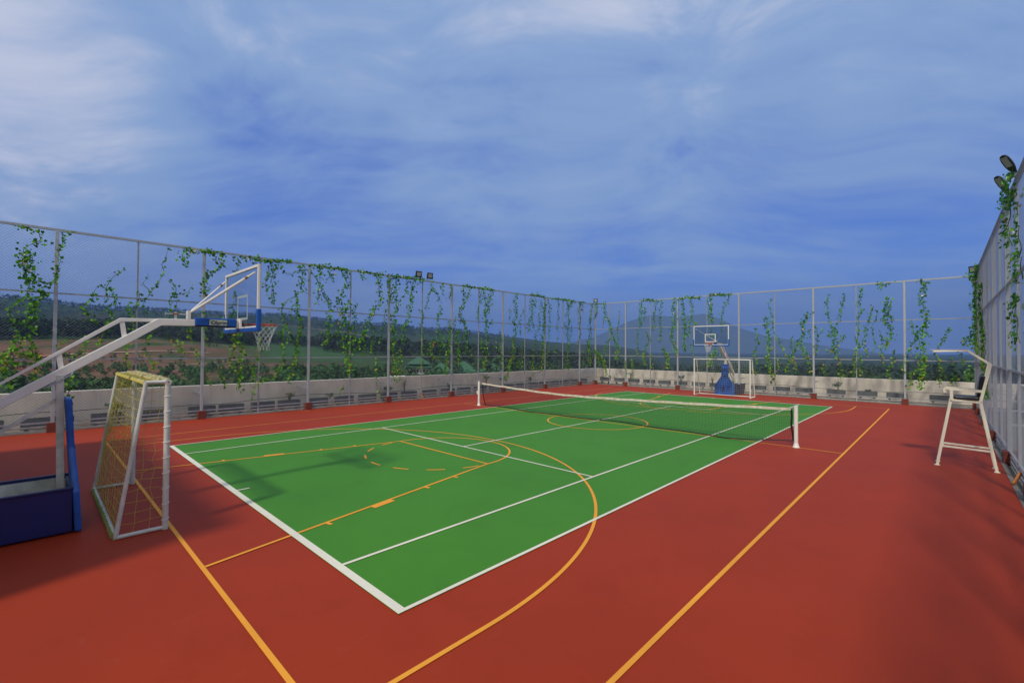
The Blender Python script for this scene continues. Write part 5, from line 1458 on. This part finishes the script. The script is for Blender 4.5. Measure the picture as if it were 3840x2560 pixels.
wood('bushes', [(-102, -70, 95, 150, 330, 1.8, 4.0, 56, BG), (-102, -70, 140, 235, 330, 1.6, 4.4, 40, BG), (-70, -56, 105, 215, 260, 2.0, 5.0, 50, BG), (-102, -72, 230, 420, 60, 2.5, 5, 20, MG), (-56, -40, 120, 200, 70, 3, 5.5, 40, BG), (-62, -50, 200, 330, 60, 3, 6, 26, MG)], 'tangled green bushes on the slope just beyond the left parapet wall', 55)
wood('bushes', [(-34, -6, 44, 62, 60, 3, 4.6, 60, (0.03, 0.085, 0.03))], 'low green bushes just showing over the sunlit far wall', 56)
def tree(x, y, ztop, zg, w, label, colr, seed):
    r = thing('broad_tree', label, 'tree', (x, y, zg), 0, 'trees beyond the far right corner')
    g = np.random.default_rng(seed); h = ztop - zg
    b = MB(); b.tube([(x, y, zg), (x + 0.1, y, zg + h * 0.3), (x - 0.1, y + 0.1, zg + h * 0.55), (x, y, zg + h * 0.85)], [0.28, 0.2, 0.14, 0.04], 8)
    cen = []; rad = []
    for k in range(16):
        a = k * 2.4; e = w * (0.25 + 0.5 * ((k * 7) % 5) / 5); zz = zg + h * (0.5 + 0.42 * ((k * 3) % 7) / 7)
        c = (x + e * math.cos(a), y + e * math.sin(a), zz); b.tube([(x, y, zg + h * 0.4), ((x + c[0]) / 2, (y + c[1]) / 2, zz - 0.5), c], [0.09, 0.06, 0.02], 5)
        cen.append(c); rad.append((w * 0.36, w * 0.36, h * 0.14))
    part(b, 'trunk', M['bark'], r)
    V, F, C = clumps(np.array(cen), np.array(rad), 300, np.full(16, 0.16), np.array(colr)[None] * g.uniform(0.7, 1.3, (16, 1)), seed)
    under(arrmesh('crown', V, F, M['foliage'], C=C), r)
tree(4.6, 33, 1.25, -7.5, 2.6, 'mid-green rounded tree crown over the far wall, second bay from the right corner', (0.035, 0.10, 0.025), 1)
tree(6.8, 36, 0.9, -7.5, 2.4, 'low green tree crown directly behind the thick post left of the umpire chair', (0.03, 0.085, 0.03), 2)
tree(8.9, 31, 1.45, -7.5, 2.5, 'darkest tree crown over the far wall, left of the umpire chair canopy', (0.014, 0.035, 0.014), 3)
tree(11.2, 31, 1.35, -7.5, 2.5, 'dark tree crown behind the umpire chair in the right corner', (0.016, 0.045, 0.016), 4)
tree(11.2, 27, 1.75, -7.5, 1.2, 'bright yellow-green tree crown closest to the right corner post', (0.09, 0.24, 0.03), 5)
for i, (x, y, z, lab) in enumerate([(1.2, 20.2, 1.28, 'small purple flower cluster over the far wall right of the distant goal'), (7.0, 20.2, 1.18, 'small purple flower cluster over the far wall left of the umpire chair')]):
    r = thing('purple_flower', lab, 'flower', (x, y, 0)); b = MB(); b.tube([(x, y, -3.0), (x, y, z)], 0.01, 5); part(b, 'stem', M['stem'], r)
    n = 40; P = np.array([[x, y, z]]) + rng.normal(0, 0.07, (n, 3)); leafset(P, rng.normal(0, 1, (n, 3)), np.full(n, 0.03), np.tile([[0.2, 0.1, 0.4]], (n, 1)), 'petals', M['petal2'], r)

# ------------------------------------------------------------------ houses below
def hip(mb, cx, cy, rz, hw_, hd, z0, z1, ridge=0.0, thick=0.25):
    c, s = math.cos(rz), math.sin(rz)
    def T(x, y, z): return (cx + x * c - y * s, cy + x * s + y * c, z)
    v = [T(-hw_, -hd, z0), T(hw_, -hd, z0), T(hw_, hd, z0), T(-hw_, hd, z0), T(-ridge, 0, z1), T(ridge, 0, z1)]
    v += [T(-hw_, -hd, z0 - thick), T(hw_, -hd, z0 - thick), T(hw_, hd, z0 - thick), T(-hw_, hd, z0 - thick)]
    mb.add(v, [(0, 1, 5, 4), (1, 2, 5), (2, 3, 4, 5), (3, 0, 4), (6, 7, 1, 0), (7, 8, 2, 1), (8, 9, 3, 2), (9, 6, 0, 3), (9, 8, 7, 6)])
def rbox(mb, cx, cy, rz, x0, x1, y0, y1, z0, z1):
    c, s = math.cos(rz), math.sin(rz); n0 = len(mb.v)
    mb.box(x0, x1, y0, y1, z0, z1); mb.v[n0:] = [(cx + x * c - y * s, cy + x * s + y * c, z) for x, y, z in mb.v[n0:]]
def house(cx, cy, rz, label, tiers, walls, wins):
    r = thing('green_roofed_house', label, 'house', (cx, cy, walls[0][4]), 0, 'green-roofed houses below the left fence')
    for (hw_, hd, z0, z1, rd) in tiers: b = MB(); hip(b, cx, cy, rz, hw_, hd, z0, z1, rd); part(b, 'roof', M['green_roof'], r)
    for (x0, x1, y0, y1, z0, z1) in walls: b = MB(); rbox(b, cx, cy, rz, x0, x1, y0, y1, z0, z1); part(b, 'wall', M['house_wall'], r)
    for (x0, x1, y, z0, z1) in wins:
        b = MB(); rbox(b, cx, cy, rz, x0, x1, y - 0.06, y, z0, z1); part(b, 'window', M['window'], r)
RZ = R_(55.5)
house(-179, 117, RZ, 'two-tier green pagoda roof house with pale walls and dark windows', [(5.6, 4.6, -4.5, -1.0, 0.3), (6.6, 5.6, -6.1, -4.6, 3.4)],
      [(-4.6, 4.6, -3.8, 3.8, -14, -6.2), (-3.0, 3.0, -2.5, 2.5, -4.9, -4.6)], [(-3.9 + k * 1.5, -3.1 + k * 1.5, -3.8, -8.6, -7.2) for k in range(6)])
house(-186, 136, RZ, 'single green hip-roofed house right of the pagoda-roofed one', [(6.2, 5.0, -9.4, -4.6, 0.5)], [(-5.2, 5.2, -4.2, 4.2, -15, -9.5)], [(-3.5, -2.2, -4.2, -11.2, -9.9), (2.2, 3.5, -4.2, -11.2, -9.9)])
house(-189, 154, RZ, 'largest green hip-roofed house in the middle of the group', [(8.0, 6.0, -9.8, -4.0, 0.8)], [(-6.8, 6.8, -5.2, 5.2, -15, -9.9)], [(-4.5, -3.2, -5.2, -11.6, -10.3), (0, 1.3, -5.2, -11.6, -10.3)])
house(-172, 160, RZ, 'rightmost green hip-roofed house, partly behind vines', [(6.6, 5.0, -9.2, -4.8, 0.4)], [(-5.4, 5.4, -4.2, 4.2, -15, -9.3)], [(-3.0, -1.8, -4.2, -11, -9.8)])
shd = thing('open_shed', 'small white flat-roofed shed below the pagoda-roofed house', 'shed', (-134, 77, -9))
b = MB(); rbox(b, -134, 77, RZ, -3.2, 3.2, -2, 2, -7.35, -7.1); part(b, 'roof', M['house_wall'], shd)
b = MB(); rbox(b, -134, 77, RZ, 0.2, 2.8, -1.6, 1.6, -12, -7.35); part(b, 'wall', M['house_wall'], shd)
for s in (-2.9, 0.0): b = MB(); rbox(b, -134, 77, RZ, s - 0.08, s + 0.08, -1.8, -1.64, -12, -7.35); part(b, 'post', M['house_wall'], shd)
fb = thing('long_building', 'tiny white flat-roofed building among the dark trees on the hillside', 'building', (-622, 286, 5))
b = MB(); rbox(b, -622, 286, R_(64), -8, 8, -5, 5, 14.2, 15.0); part(b, 'roof', M['house_wall'], fb)
b = MB(); rbox(b, -622, 286, R_(64), -7, 7, -4.5, 4.5, 0, 14.2); part(b, 'wall', M['house_wall'], fb)

# ------------------------------------------------------------------ air
b = MB(); b.box(-14500, 14500, -14500, 14500, -90, 860)
hz = b.build('haze', bpy.data.materials.new('haze_air')); tag(hz, 'pale blue haze filling the air over the valley', 'haze', kind='stuff')
hm = hz.data.materials[0]; hm.use_nodes = True; nt = hm.node_tree; nt.nodes.clear()
ho = nt.nodes.new('ShaderNodeOutputMaterial'); hv = nt.nodes.new('ShaderNodeVolumePrincipled')
hv.inputs['Color'].default_value = (0.20, 0.42, 1.0, 1); hv.inputs['Density'].default_value = 1.05e-4
hv.inputs['Anisotropy'].default_value = 0.0
nt.links.new(hv.outputs[0], ho.inputs['Volume'])
